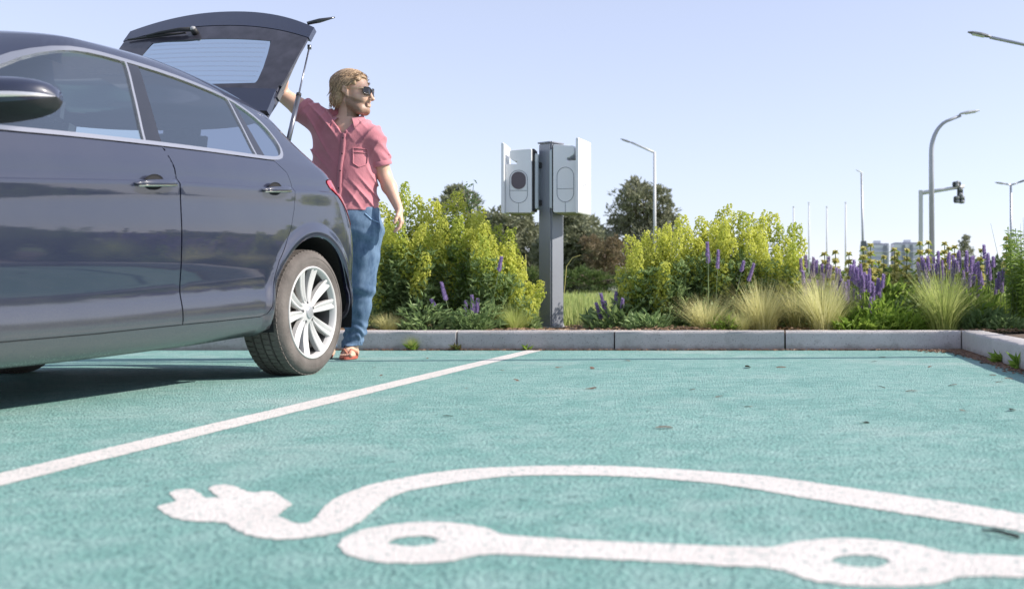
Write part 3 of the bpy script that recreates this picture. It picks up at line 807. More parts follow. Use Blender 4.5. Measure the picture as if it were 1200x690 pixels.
# floor pan, wheel housings, cabin
MB().box((-1.35, 0, .24), (3.6, 1.44, .05)).box((-1.35, .55, .21), (1.5, .12, .03)).box((-1.35, -.55, .21), (1.5, .12, .03)).build('underbody', M['seal'], car)
for cx in (.012, .012 - WB):
    for sgn in (1, -1):
        V = []; F = []; n = 28
        for i in range(n + 1):
            an = R(-12) + R(204) * i / n
            for r_, v_ in ((.3945, .886), (.405, .80), (.405, .58), (.05, .575)):
                V.append((cx + r_ * math.cos(an), -sgn * v_, .312 - (.035 if cx < -1 else 0) + r_ * math.sin(an)))
        for i in range(n):
            for k in range(3):
                F.append((i * 4 + k, i * 4 + k + 1, (i + 1) * 4 + k + 1, (i + 1) * 4 + k))
        mk('wheel_housing', V, F, M['seal'], car, True)
MB().box((-1.25, 0, .62), (1.9, 1.36, .04)).box((-2.15, 0, .80), (.28, 1.35, .26), bev=.06).box((.0, .0, .70), (.6, 1.0, .05)).build('cabin_floor', M['cabin'], car)
for u0, v0 in ((-1.55, .36), (-1.55, -.36), (-.62, .36), (-.62, -.36)):
    st = MB().box((u0 - .02, -v0, .60), (.48, .50, .16), bev=.05)
    st.box((u0 + .26, -v0, .84), (.14, .47, .50), rot=Matrix.Rotation(R(14), 3, 'Y'), bev=.05)
    so = st.build('seat', M['seatcloth'], car, angle=40)
    hr = MB().box((u0 + .335, -v0, 1.145), (.10, .26, .15), rot=Matrix.Rotation(R(10), 3, 'Y'), bev=.04).tube([(u0 + .32, -v0 - .06, 1.05), (u0 + .33, -v0 - .06, 1.12)], .007, 6).tube([(u0 + .32, -v0 + .06, 1.05), (u0 + .33, -v0 + .06, 1.12)], .007, 6)
    hr.build('headrest', M['seatcloth'], so, angle=40)
Mw = Matrix.Translation((-1.93, -.36, .86)) @ Matrix.Rotation(R(68), 4, 'Y')
ring = [(.18 * math.cos(a), .18 * math.sin(a), 0) for a in np.linspace(0, 2 * math.pi, 25)]
MB().tube([Mw @ Vector(p) for p in ring], .014, 8, False).tube([Mw @ Vector((-.17, 0, 0)), Mw @ Vector((.17, 0, 0))], .018, 6).tube([Mw @ Vector((0, 0, 0)), Mw @ Vector((0, -.17, 0))], .018, 6).build('steering_wheel', M['black'], car, smooth=True)

# ---------------------------------------------------------------- wheels
def make_wheel(loc, sgn):
    wl = empty('wheel', loc); wl.parent = car
    Mx = Matrix.Rotation(R(90) * (1 if sgn > 0 else -1), 4, 'X')   # lathe axis: local z -> outwards
    TR = .318
    prof = [(.222, -.215), (.250, -.218), (.285, -.215), (.303, -.205), (.311, -.195)]
    h = -.19
    for g in (-.150, -.108, -.066):
        prof += [(.3175, g - .004), (.3185, g - .004), (.310, g - .0035), (.310, g + .0035), (.3185, g + .004)]
    prof += [(.3185, -.035), (.316, -.026), (.311, -.018), (.304, -.008), (.295, -.001), (.285, .003), (.278, .0035), (.2775, .0015), (.268, .003), (.255, .001), (.245, -.003), (.240, -.003), (.2385, -.006), (.232, -.010)]
    b = MB().lathe(prof, 96, Mx)
    ty = b.build('tyre', M['tyre'], wl, angle=32)
    # tread blocks: cross sipes as narrow wedges standing between the grooves
    tb = MB()
    for rowi, (h0, h1) in enumerate(((-.193, -.156), (-.146, -.113), (-.103, -.071), (-.061, -.022))):
        for k in range(66):
            an = 2 * math.pi * (k + .3 * rowi) / 66; dw = 2 * math.pi / 66 * .36
            sk = .25 * (h1 - h0)
            q = []
            for (hh, aa) in ((h0, an - dw), (h0, an + dw), (h1, an + dw + sk), (h1, an - dw + sk)):
                rr = TR + .0035 if -.18 < hh < -.03 else TR + .0005
                q.append((rr, hh, aa))
            vs_ = [Mx @ Vector((r_ * math.cos(a), r_ * math.sin(a), hh)) for r_, hh, a in q] + [Mx @ Vector(((r_ - .008) * math.cos(a), (r_ - .008) * math.sin(a), hh)) for r_, hh, a in q]
            tb.add(vs_, [(0, 1, 2, 3), (0, 4, 5, 1), (1, 5, 6, 2), (2, 6, 7, 3), (3, 7, 4, 0)])
    tag(tb.build('tread_block', M['tyre'], wl), kind='stuff')
    rim = MB().lathe([(.236, -.012), (.2375, -.004), (.2345, .001), (.2285, .0), (.224, -.006), (.219, -.020), (.217, -.030)], 64, Mx)
    rm_ = rim.build('rim', M['alloy'], wl, smooth=True)
    MB().lathe([(.217, -.030), (.214, -.05), (.208, -.12), (.215, -.19), (.225, -.20)], 64, Mx).build('rim_barrel', M['barrel'], rm_, smooth=True)
    MB().lathe([(.0, -.085), (.075, -.085), (.078, -.080), (.150, -.080), (.150, -.095), (.0, -.095)], 40, Mx).build('brake_disc', M['disc'], wl, smooth=False)
    MB().lathe([(.0, -.13), (.207, -.135)], 32, Mx).build('back_plate', M['seal'], wl)
    cal = MB().box((.0, .0, 0), (.05, .10, .14), bev=.012)
    vs2 = [Mx @ (Matrix.Rotation(R(155), 4, 'Z') @ (Vector((.135, 0, -.085)) + Vector((v[0], v[2] * .9, v[1] * .5)))) for v in cal.v]
    MB().add(vs2, cal.f).build('brake_caliper', M['disc'], wl)
    # ten broad spokes with a raised rib on both edges, in five pairs
    def spoke(a0):
        st = []
        n = 9
        for i in range(n + 1):
            f = i / n; r_ = .045 + (.226 - .045) * f
            hw = .0125 + .0135 * f ** 1.1 + .004 * math.sin(math.pi * f)
            hh = -.030 + .024 * f ** 1.3 - .006 * math.sin(math.pi * f)
            row = []
            for (sx, dz) in ((-1, -.028), (-1, -.004), (-.80, .0), (-.45, -.0015), (0, -.0105), (.45, -.0015), (.80, .0), (1, -.004), (1, -.028)):
                row.append(Vector((r_, hw * sx, hh + dz)))
            st.append(row)
        V = [Mx @ (Matrix.Rotation(a0, 4, 'Z') @ p) for row in st for p in row]; F = []
        for i in range(n):
            for k in range(8): F.append((i * 9 + k, i * 9 + k + 1, (i + 1) * 9 + k + 1, (i + 1) * 9 + k))
        return V, F
    for k in range(10):
        a0 = 2 * math.pi * (k / 10) + (.035 if k % 2 == 0 else -.035) + R(9)
        V, F = spoke(a0); o = mk('spoke', V, F, M['alloy'], wl, True); o.data.set_sharp_from_angle(angle=R(35))
    hb = MB().lathe([(.0, -.018), (.026, -.018), (.031, -.020), (.032, -.026)], 28, Mx); hb.build('hub_cap', plain('hub_cap_grey', (.45, .45, .46), .35, .5), wl, smooth=True)
    MB().lathe([(.032, -.024), (.050, -.030), (.064, -.038), (.070, -.060)], 32, Mx).build('hub', M['alloy'], wl, smooth=True)
    for k in range(5):
        an = 2 * math.pi * k / 5 + R(27)
        Mb = Mx @ Matrix.Translation((.051 * math.cos(an), .051 * math.sin(an), -.034))
        MB().lathe([(.0, .006), (.0075, .006), (.009, .002), (.009, -.01)], 6, Mb).build('wheel_bolt', M['steel'], wl)
    return wl
for u0 in (0, -WB):
    for sgn in (1, -1):
        wl = make_wheel((u0, -sgn * .885, .318), sgn)

# ---------------------------------------------------------------- raised tailgate
BET = R(53); GH = (.215, 1.415)
def gp(p, q, h=0.0):
    # p along the gate from the hinge, q across, h off its outer face; the outer face bulges softly
    cr = .030 * (1 - (q / .62) ** 2) + .020 * math.sin(math.pi * min(max(p / .85, 0), 1))
    hh = h + cr - .03
    return (GH[0] + p * math.cos(BET) - hh * math.sin(BET), -q, GH[1] + p * math.sin(BET) + hh * math.cos(BET))
gate = empty('tailgate', (0, 0, 0)); gate.parent = car
def gate_half(p):   return np.interp(p, [0, .08, .25, .5, .68, .72], [.50, .515, .535, .55, .55, .545])
def gate_tip(q): return .80 - .14 * (abs(q) / .55) ** 2.2
NG = 26
def gate_sheet(name, region, m, h0, thick, label=None, nq=36, npp=30, edge=False, two=True):
    "grid (a,b) -> (p,q) given by region(a,b)"
    V = []; F = []
    for L_ in range(2):
        for i in range(npp + 1):
            for j in range(nq + 1):
                p, q = region(i / npp, j / nq); V.append(gp(p, q, h0 - L_ * thick))
    o_ = (npp + 1) * (nq + 1)
    def id_(L_, i, j): return L_ * o_ + i * (nq + 1) + j
    for i in range(npp):
        for j in range(nq):
            F.append((id_(0, i, j), id_(0, i + 1, j), id_(0, i + 1, j + 1), id_(0, i, j + 1)))
            F.append((id_(1, i, j), id_(1, i, j + 1), id_(1, i + 1, j + 1), id_(1, i + 1, j)))
    for i in range(npp):
        F.append((id_(0, i, 0), id_(1, i, 0), id_(1, i + 1, 0), id_(0, i + 1, 0))); F.append((id_(0, i, nq), id_(0, i + 1, nq), id_(1, i + 1, nq), id_(1, i, nq)))
    for j in range(nq):
        F.append((id_(0, 0, j), id_(0, 0, j + 1), id_(1, 0, j + 1), id_(1, 0, j))); F.append((id_(0, npp, j), id_(1, npp, j), id_(1, npp, j + 1), id_(0, npp, j + 1)))
    o = mk(name, V, F, m, gate, True); o.data.set_sharp_from_angle(angle=R(40))
    return o
# glass opening: rounded trapezoid
def gl_half(p): return np.interp(p, [.16, .2, .30, .42, .52, .56], [.37, .385, .385, .372, .355, .34])
GP0, GP1 = .17, .545
def gl_top(q): return GP1 - .02 * (q / .37) ** 2
def gl_bot(q): return GP0 + .015 * (q / .38) ** 2
rw = gate_sheet('rear_window', lambda a, b: (lambda q: (gl_bot(q) + (gl_top(q) - gl_bot(q)) * a, q))(0 if False else (-1 + 2 * b) * gl_half(GP0 + (GP1 - GP0) * a)), M['glass_rear'], -.002, .004, nq=24, npp=14)
# heater wires
for k in range(9):
    p0 = .20 + k * .038
    MB().tube([gp(p0, q, .0008) for q in np.linspace(-gl_half(p0) + .02, gl_half(p0) - .02, 16)], .0003, 4).build('heater_wire', plain('heater_wire', (.30, .22, .18), .5), rw)
# dark glass band in four strips round the clear glass
SE = .665     # where the band ends and the painted lip starts
def tipb(q): return SE - .10 * (abs(q) / .55) ** 2.2
gate_sheet('glass_band', lambda a, b: (lambda q: (gl_top(min(max(q, -.37), .37)) + (tipb(q) - gl_top(min(max(q, -.37), .37))) * a, q))((-1 + 2 * b) * gate_half(.6)), M['frit'], 0, .012, npp=8)
for s_ in (-1, 1):
    gate_sheet('glass_band', lambda a, b, s_=s_: (lambda p: (p, s_ * (gl_half(p) + (gate_half(p) - gl_half(p)) * b)))(GP0 + (.545 - .02 - GP0) * a), M['frit'], .0005, .012, nq=8, npp=16)
gate_sheet('glass_band', lambda a, b: (lambda q: (.13 + (gl_bot(q) - .13) * a, q))((-1 + 2 * b) * gate_half(.15) * .98), M['frit'], .001, .012, npp=4)
gate_sheet('spoiler', lambda a, b: (lambda q: (-.02 + .16 * a, q))((-1 + 2 * b) * gate_half(.05)), M['paint'], .006, .035, npp=6)
for s_ in (-1, 1):   # painted cheek beside the spoiler
    gate_sheet('spoiler_cheek', lambda a, b, s_=s_: (lambda p: (p, s_ * (.40 + (gate_half(p) - .405) * b)))(-.02 + .19 * a), M['paint'], -.0135, .035, nq=6, npp=6)
gate_sheet('tailgate_panel', lambda a, b: (lambda q: (tipb(q) + .004 + (gate_tip(q) - tipb(q)) * a, q))((-1 + 2 * b) * (gate_half(.65) + .006)), M['paint'], .002, .032, npp=8)
gate_sheet('inner_lining', lambda a, b: (lambda q: (.56 + (.70 - .56) * a, q))((-1 + 2 * b) * .50), M['cabin'], -.015, .05, npp=6)
for s_ in (-1, 1):
    gate_sheet('inner_lining', lambda a, b, s_=s_: (lambda p: (p, s_ * (.42 + .10 * b)))(.1 + .46 * a), M['cabin'], -.014, .03, nq=4, npp=10)
# lower corner of the gate with its light, standing proud past the tip
for s_ in (1,):
    V = []; F = []
    base = [(.66, s_ * .48, .0), (.64, s_ * .545, .0), (.735, s_ * .60, .055), (.75, s_ * .58, .075)]
    tl = MB().tube([gp(.70, s_ * .50, -.002), gp(.735, s_ * .56, -.004), gp(.775, s_ * .635, -.004)], [.010, .013, .004], 8)
    tl.build('gate_light', M['black_gloss'], gate, smooth=True)
# wiper
wp = MB().tube([gp(.60, -.12, .0), gp(.60, -.12, .035)], [.020, .017], 12)
wo = wp.build('wiper', M['black'], gate, smooth=True)
MB().tube([gp(.60, -.12, .036), gp(.60, -.12, .044)], [.017, .010], 12).build('wiper_cap', plain('grey_cap', (.35, .35, .36), .5), wo, smooth=True)
wp = MB()
wp.tube([gp(.60, -.12, .03), gp(.595, -.20, .034), gp(.585, -.32, .028), gp(.575, -.40, .020)], [.014, .012, .008, .006], 8).build('wiper_arm', M['black'], wo, smooth=True)
MB().tube([gp(.592, -.17, .012), gp(.58, -.35, .012), gp(.565, -.52, .010)], [.005, .010, .005], 6).build('wiper_blade', M['black'], wo, smooth=True)
# gas struts
for s_ in (1, -1):
    A = Vector(gp(.545, s_ * .545, -.05)); B = Vector((.16, -s_ * .66, 1.225))
    mid = B + (A - B) * .45
    st = MB().tube([B, mid], .0125, 10).build('gas_strut', M['steel'], car, smooth=True)
    MB().tube([mid, A], .0048, 8).tube([A - Vector((0, 0, .012)), A + Vector((0, 0, .012))], .011, 8).build('strut_rod', M['steel'], st, smooth=True)
    MB().tube([mid, mid + (A - B).normalized() * .02], .014, 10).build('strut_collar', M['black'], st, smooth=True)
# cables at the hinge and rubber lip round the hatch opening
MB().tube([(.19, -.46, 1.36), (.27, -.50, 1.33), (.20, -.55, 1.25)], .0025, 6).build('cable', M['black'], car, smooth=True)
# ================================================================ the man behind the car
class Field:
    "signed distance field on a grid, turned into one continuous surface"
    def __init__(s, lo, hi, h):
        s.h = h; s.lo = np.array(lo, float); s.n = np.ceil((np.array(hi) - s.lo) / h).astype(int) + 1
        s.d = np.full(s.n, 1.0, np.float32)
    def box(s, lo, hi):
        a = np.clip(np.floor((np.array(lo) - s.lo) / s.h).astype(int), 0, s.n); b = np.clip(np.ceil((np.array(hi) - s.lo) / s.h).astype(int) + 1, 0, s.n)
        sl = tuple(slice(i, j) for i, j in zip(a, b))
        ax = [(s.lo[k] + s.h * np.arange(a[k], b[k])).astype(np.float32) for k in range(3)]
        return sl, np.meshgrid(*ax, indexing='ij')
    def comb(s, sl, d, k, op='u'):
        c = s.d[sl]
        if c.size == 0: return
        if op == 'u':
            h = np.clip(.5 + .5 * (c - d) / k, 0, 1); s.d[sl] = c * (1 - h) + d * h - k * h * (1 - h)
        else:    # subtract
            h = np.clip(.5 - .5 * (c + d) / k, 0, 1); s.d[sl] = c * (1 - h) - d * h + k * h * (1 - h)
    def cone(s, a, b, r1, r2, k=.02, sq=None, op='u'):
        "tapering capsule; sq squashes it along one direction (unit vector, factor)"
        a = np.array(a, float); b = np.array(b, float); R_ = max(r1, r2) + k + .03
        sl, (X, Y, Z) = s.box(np.minimum(a, b) - R_, np.maximum(a, b) + R_)
        px, py, pz = X - a[0], Y - a[1], Z - a[2]; ab = b - a; L = float(ab @ ab) + 1e-12
        t = np.clip((px * ab[0] + py * ab[1] + pz * ab[2]) / L, 0, 1)
        qx, qy, qz = px - t * ab[0], py - t * ab[1], pz - t * ab[2]
        if sq is not None:
            n, f = np.array(sq[0], float), sq[1]; n /= np.linalg.norm(n); c = (qx * n[0] + qy * n[1] + qz * n[2]) * (1 / f - 1)
            qx, qy, qz = qx + c * n[0], qy + c * n[1], qz + c * n[2]
        d = np.sqrt(qx * qx + qy * qy + qz * qz) - (r1 + (r2 - r1) * t)
        if sq is not None and f < 1: d = d * (.5 + .5 * f)
        s.comb(sl, d, k, op)
    def ell(s, c, r, axes=None, k=.02, op='u'):
        c = np.array(c, float); r = np.array(r, float); R_ = r.max() + k + .03
        sl, (X, Y, Z) = s.box(c - R_, c + R_); P = np.stack([X - c[0], Y - c[1], Z - c[2]])
        if axes is not None: P = np.tensordot(np.array(axes, float), P, 1)
        q = P / r[:, None, None, None]; k0 = np.sqrt((q ** 2).sum(0)); k1 = np.sqrt(((q / r[:, None, None, None]) ** 2).sum(0)) + 1e-9
        s.comb(sl, k0 * (k0 - 1) / k1, k, op)
    def disp(s, fn, lo=None, hi=None):
        sl, (X, Y, Z) = s.box(s.lo if lo is None else lo, (s.lo + s.n * s.h) if hi is None else hi)
        band = np.abs(s.d[sl]) < .06
        v = s.d[sl]; v[band] += fn(X[band], Y[band], Z[band]); s.d[sl] = v
    def wrap(s, o, off, k=.02):
        "never thinner than another field plus off"
        sl, (X, Y, Z) = s.box(s.lo, s.lo + s.n * s.h)
        I = [np.clip(((A - o.lo[i]) / o.h), 0, o.n[i] - 1.001) for i, A in enumerate((X, Y, Z))]
        J = [a.astype(int) for a in I]; f = [a - j for a, j in zip(I, J)]; d = 0
        for i in (0, 1):
            for j in (0, 1):
                for k_ in (0, 1):
                    w_ = (f[0] if i else 1 - f[0]) * (f[1] if j else 1 - f[1]) * (f[2] if k_ else 1 - f[2])
                    d = d + w_ * o.d[J[0] + i, J[1] + j, J[2] + k_]
        s.comb(sl, (d - off).astype(np.float32), k)
    def cut(s, fn):
        sl, (X, Y, Z) = s.box(s.lo, s.lo + s.n * s.h); s.d[sl] = np.maximum(s.d[sl], fn(X, Y, Z))
    def mesh(s):
        d = s.d; sg = d < 0; n = d.shape
        c = np.zeros(tuple(k - 1 for k in n), np.uint8)
        for i in (0, 1):
            for j in (0, 1):
                for k in (0, 1): c += sg[i:n[0] - 1 + i, j:n[1] - 1 + j, k:n[2] - 1 + k]
        act = (c > 0) & (c < 8); idx = -np.ones(c.shape, np.int64); I = np.argwhere(act); idx[act] = np.arange(len(I))
        acc = np.zeros((len(I), 3)); cnt = np.zeros(len(I))
        cor = [(i, j, k) for i in (0, 1) for j in (0, 1) for k in (0, 1)]
        for a in range(8):
            for b in range(a + 1, 8):
                A, B = np.array(cor[a]), np.array(cor[b])
                if np.abs(A - B).sum() != 1: continue
                da = d[tuple((I + A).T)]; db = d[tuple((I + B).T)]; m = (da < 0) != (db < 0)
                t = np.where(m, da / np.where(m, da - db, 1), 0)
                acc[m] += (A + (B - A) * t[:, None])[m]; cnt[m] += 1
        V = s.lo + s.h * (I + acc / cnt[:, None]); Q = []
        for ax in range(3):
            sa = [slice(None)] * 3; sb = [slice(None)] * 3; sa[ax] = slice(0, -1); sb[ax] = slice(1, None)
            m = sg[tuple(sa)] != sg[tuple(sb)]; E = np.argwhere(m)
            o1, o2 = [k for k in range(3) if k != ax]
            E = E[(E[:, o1] > 0) & (E[:, o2] > 0) & (E[:, o1] < n[o1] - 1) & (E[:, o2] < n[o2] - 1)]
            def at(x, y):
                F = E.copy(); F[:, o1] += x; F[:, o2] += y; return idx[tuple(F.T)]
            q = np.stack([at(-1, -1), at(0, -1), at(0, 0), at(-1, 0)], 1)
            inside_ = sg[tuple(E.T)]; flip = inside_ if ax != 1 else ~inside_
            q[~flip] = q[~flip][:, ::-1]; Q.append(q)
        Q = np.concatenate(Q); Q = Q[(Q >= 0).all(1)]
        return V, Q

MP = .005463          # metres per photograph pixel where he stands
PER = Vector(((420 - PPX) / FPX * 6.72, 6.72, 0))
person = empty('person', PER)
tag(person, 'bearded man in pink short-sleeved shirt and jeans holding the raised tailgate', 'person')
def Q(px, py, y=0.0):
    d = 6.72 + y; return np.array([(px - PPX) / FPX * d - PER.x, y, CAM_H - (py - PPY) / FPX * d])

# ---- body: one continuous surface from scalp to toes
Bf = Field((-.72, -.42, -.01), (.40, .28, 1.90), .0048)
f3 = np.array([math.cos(R(9)), -math.sin(R(9)), 0]); l3 = np.array([math.sin(R(9)), math.cos(R(9)), 0]); HO = Q(413, 108)
def H(f, l, z): return HO + f3 * f + l3 * l + np.array([0, 0, z])     # l negative = side towards the camera
HA = np.stack([f3, l3, [0, 0, 1]])
Bf.cone(Q(410, 165, .01), Q(409, 215, .01), .145, .125, .05, ((0, 1, 0), .72)); Bf.cone(Q(409, 215, .01), Q(412, 255, .0), .125, .150, .05, ((0, 1, 0), .75))
Bf.cone(Q(380, 146), Q(436, 159), .058, .048, .06)
Bf.cone(Q(408, 152, .015), H(-.025, 0, -.075), .066, .058, .03)
for hx, hy in ((430, 270), (398, 270)): Bf.cone(Q(414, 262), Q(hx, hy), .12, .09, .04)
Bf.cone(Q(429, 272), Q(424.5, 335, -.02), .085, .055, .03); Bf.cone(Q(424.5, 335, -.02), Q(417, 372, .02), .052, .055, .02); Bf.cone(Q(417, 372, .02), Q(412, 406, .03), .052, .034, .02)
Bf.cone(Q(398, 272), Q(390, 338, .03), .085, .055, .03); Bf.cone(Q(390, 338, .03), Q(385, 372, .07), .052, .055, .02); Bf.cone(Q(385, 372, .07), Q(383, 406, .08), .052, .034, .02)
def foot(ank, toe, sgn):
    ank = np.array(ank); toe = np.array(toe); dr = toe - ank; dr[2] = 0; dr /= np.linalg.norm(dr); sd_ = np.array([dr[1], -dr[0], 0]) * sgn    # sd_ towards the big toe
    g = .028
    Bf.cone(ank + [0, 0, .0], np.append((ank - dr * .045)[:2], g + .012), .034, .034, .02)
    Bf.cone(ank + dr * .01, np.append((ank + dr * .10)[:2], g + .018), .034, .026, .03)
    Bf.cone(np.append((ank - dr * .04)[:2], g + .008), np.append((ank + dr * .115 + sd_ * .018)[:2], g), .030, .026, .02)
    Bf.cone(np.append((ank - dr * .03)[:2], g), np.append((ank + dr * .10 - sd_ * .022)[:2], g - .004), .026, .022, .02)
    for i, (o, L, r_) in enumerate(((.033, .180, .0135), (.012, .172, .0100), (-.005, .163, .0092), (-.021, .152, .0088), (-.036, .138, .0085))):
        b = ank + dr * .105 + sd_ * o * .85; e = ank + dr * L + sd_ * o
        m_ = (b + e) / 2
        Bf.cone(np.append(b[:2], g - .002), np.append(m_[:2], g + .002), r_ + .003, r_, .006); Bf.cone(np.append(m_[:2], g + .002), np.append(e[:2], g - .012 + r_), r_, r_ * .95, .005)
AL = Q(412, 406, .03); AR_ = Q(383, 406, .08); AL[2] = .085; AR_[2] = .085
TL = np.array([AL[0] + .035, AL[1] - .2, 0]); TR_ = np.array([AR_[0] + .01, AR_[1] - .2, 0])
foot(AL, TL, 1 if False else -1); foot(AR_, TR_, 1)
# arms
SR, ER, WR = Q(374, 143), Q(328, 109, -.05), Q(327, 68, -.20)
Bf.cone(SR, (SR + ER) / 2, .062, .056, .03); Bf.cone((SR + ER) / 2, ER, .058, .045, .02); Bf.cone(ER, ER + (WR - ER) * .35, .045, .047, .02); Bf.cone(ER + (WR - ER) * .35, WR, .047, .028, .02, )
SL, EL_, WL = Q(438, 163), Q(450.5, 206, .05), Q(467.5, 245, -.05)
Bf.cone(SL, (SL + EL_) / 2, .050, .050, .03); Bf.cone((SL + EL_) / 2, EL_, .053, .044, .02); Bf.cone(EL_, EL_ + (WL - EL_) * .33, .044, .046, .02); Bf.cone(EL_ + (WL - EL_) * .33, WL, .045, .0265, .02, ((.3, 1, 0), .9))
def hand(W, dirv, back, thumb, curl, sc=1.0):
    "dirv along the hand, back = normal of its back, thumb = side the thumb leaves from"
    d = np.array(dirv, float); d /= np.linalg.norm(d); bk = np.array(back, float); bk -= d * (bk @ d); bk /= np.linalg.norm(bk); th = np.cross(d, bk); th = th if th @ np.array(thumb) > 0 else -th
    for i, o in enumerate((.028, .010, -.009, -.026)):
        Bf.cone(W + d * .005 + th * o * .5, W + d * .085 * sc + th * o, .0155, .0125, .012)
    Ls = (.072, .080, .075, .060)
    for i, o in enumerate((.030, .0105, -.0095, -.028)):
        p = W + d * (.085 - .004 * (i == 3)) * sc + th * o; L = Ls[i] * sc; a = 0.0; r_ = .0095 - .0008 * (i == 3)
        for s_, fr in enumerate((.45, .30, .25)):
            a += curl[i] * (1.0, 1.15, .7)[s_]
            v_ = d * math.cos(a) - bk * math.sin(a) + th * (.06 * (1.5 - i) * (s_ == 0)); e = p + v_ / np.linalg.norm(v_) * L * fr
            Bf.cone(p, e, r_, r_ - .0008, .003); p = e; r_ -= .0006
    p = W + d * .022 * sc + th * .022; a = .0
    for s_, (L, r0_, r1_) in enumerate(((.040, .0165, .0125), (.030, .0115, .0105), (.024, .0105, .0085))):
        v_ = d * (.72 + .12 * s_) + th * (.62 - .28 * s_) - bk * (.30 + .16 * s_); e = p + v_ / np.linalg.norm(v_) * L * sc; Bf.cone(p, e, r0_, r1_, .006); p = e
hand(WL, Q(472.5, 272, -.06) - WL, (1.0, .25, .2), (-.3, -1, 0), (.32, .40, .46, .52))
hand(WR, Q(329, 50, -.27) - WR, (.3, -.9, .2), (.9, .1, .3), (.55, .6, .62, .65))
# head
Bf.ell(H(-.012, 0, .028), (.112, .080, .098), HA, .02); Bf.ell(H(.030, 0, -.035), (.088, .066, .090), HA, .03)
Bf.cone(H(.070, -.028, -.118), H(.070, .028, -.118), .030, .030, .03); Bf.cone(H(.095, -.006, -.118), H(.095, .006, -.118), .018, .018, .02)
for s_ in (-1, 1):
    Bf.cone(H(.0, .058 * s_, -.070), H(.070, .030 * s_, -.118), .018, .016, .03)               # jaw line
    Bf.cone(H(.085, .035 * s_, -.045), H(.060, .052 * s_, -.040), .020, .020, .025)            # cheek bones
    Bf.cone(H(.108, .012 * s_, .016), H(.090, .045 * s_, .012), .012, .010, .012)              # brow
    Bf.ell(H(.104, .030 * s_, -.008), (.014, .018, .012), HA, .008, 's')                       # eye sockets
    Bf.ell(H(.094, .030 * s_, -.009), (.0135, .0135, .0125), HA, .003)                         # eyes
    Bf.cone(H(.010, .076 * s_, -.040), H(.004, .086 * s_, -.008), .009, .015, .006, (f3, 1.0))  # ear lobe and shell
    Bf.cone(H(-.008, .088 * s_, -.010), H(.000, .090 * s_, .012), .012, .014, .006)
    Bf.ell(H(.006, .101 * s_, -.004), (.010, .006, .016), HA, .004, 's')
Bf.cone(H(.112, 0, .008), H(.136, 0, -.046), .009, .012, .012); Bf.ell(H(.143, 0, -.051), (.011, .011, .009), HA, .008)    # nose
for s_ in (-1, 1): Bf.ell(H(.128, .012 * s_, -.055), (.010, .007, .007), HA, .006)
Bf.cone(H(.112, -.016, -.082), H(.112, .016, -.082), .0075, .0075, .007); Bf.cone(H(.110, -.014, -.092), H(.110, .014, -.092), .0085, .0085, .006)
Bf.ell(H(.124, 0, -.0865), (.012, .020, .0016), HA, .003, 's')
V, F = Bf.mesh()
m, t, b = new_mat('skin')
at = t.nodes.new('ShaderNodeAttribute'); at.attribute_name = 'tone'
tc = t.nodes.new('ShaderNodeTexCoord'); nz = t.nodes.new('ShaderNodeTexNoise'); nz.inputs['Scale'].default_value = 22; nz.inputs['Detail'].default_value = 6; t.links.new(tc.outputs['Object'], nz.inputs['Vector'])
cr = t.nodes.new('ShaderNodeMix'); cr.data_type = 'RGBA'; cr.inputs['A'].default_value = (.64, .38, .27, 1); cr.inputs['B'].default_value = (.72, .48, .35, 1); t.links.new(nz.outputs['Fac'], cr.inputs['Factor'])
mx = t.nodes.new('ShaderNodeMix'); mx.data_type = 'RGBA'; t.links.new(at.outputs['Color'], mx.inputs['Factor']); t.links.new(cr.outputs['Result'], mx.inputs['A']); mx.inputs['B'].default_value = (.15, .085, .052, 1)
t.links.new(mx.outputs['Result'], b.inputs['Base Color']); b.inputs['Roughness'].default_value = .5; b.inputs['Subsurface Weight'].default_value = .12; b.inputs['Subsurface Radius'].default_value = (.02, .008, .004)
M_skin = m
bo = mk('body', V - 0, F, M_skin, person, True)
ca = bo.data.color_attributes.new('tone', 'FLOAT_COLOR', 'POINT')
loc = (V - HO) @ HA.T
beard = np.clip((.01 - (loc[:, 2] + .040 - .35 * np.clip(loc[:, 0] - .03, -1, .09) * -1 * 0)) / .02, 0, 1)
jawl = -.034 - .36 * np.clip(loc[:, 0] - .015, 0, .09)          # upper edge of the stubble falls from ear to mouth
bd = np.clip((jawl - loc[:, 2]) / .010, 0, 1) * (loc[:, 0] > -.005) * (loc[:, 2] > -.165)
moust = (np.abs(loc[:, 2] + .0725) < .008) & (np.abs(loc[:, 1]) < .026) & (loc[:, 0] > .10)
lips = (np.abs(loc[:, 2] + .087) < .009) & (np.abs(loc[:, 1]) < .019) & (loc[:, 0] > .109)
tone = np.maximum(bd * .72, moust * .65) * (~lips) + lips * .12
r_ = np.random.default_rng(2); tone = tone * r_.uniform(.75, 1.0, len(tone))
ca.data.foreach_set('color', np.repeat(np.stack([tone, tone, tone, np.ones_like(tone)], 1).ravel(), 1))

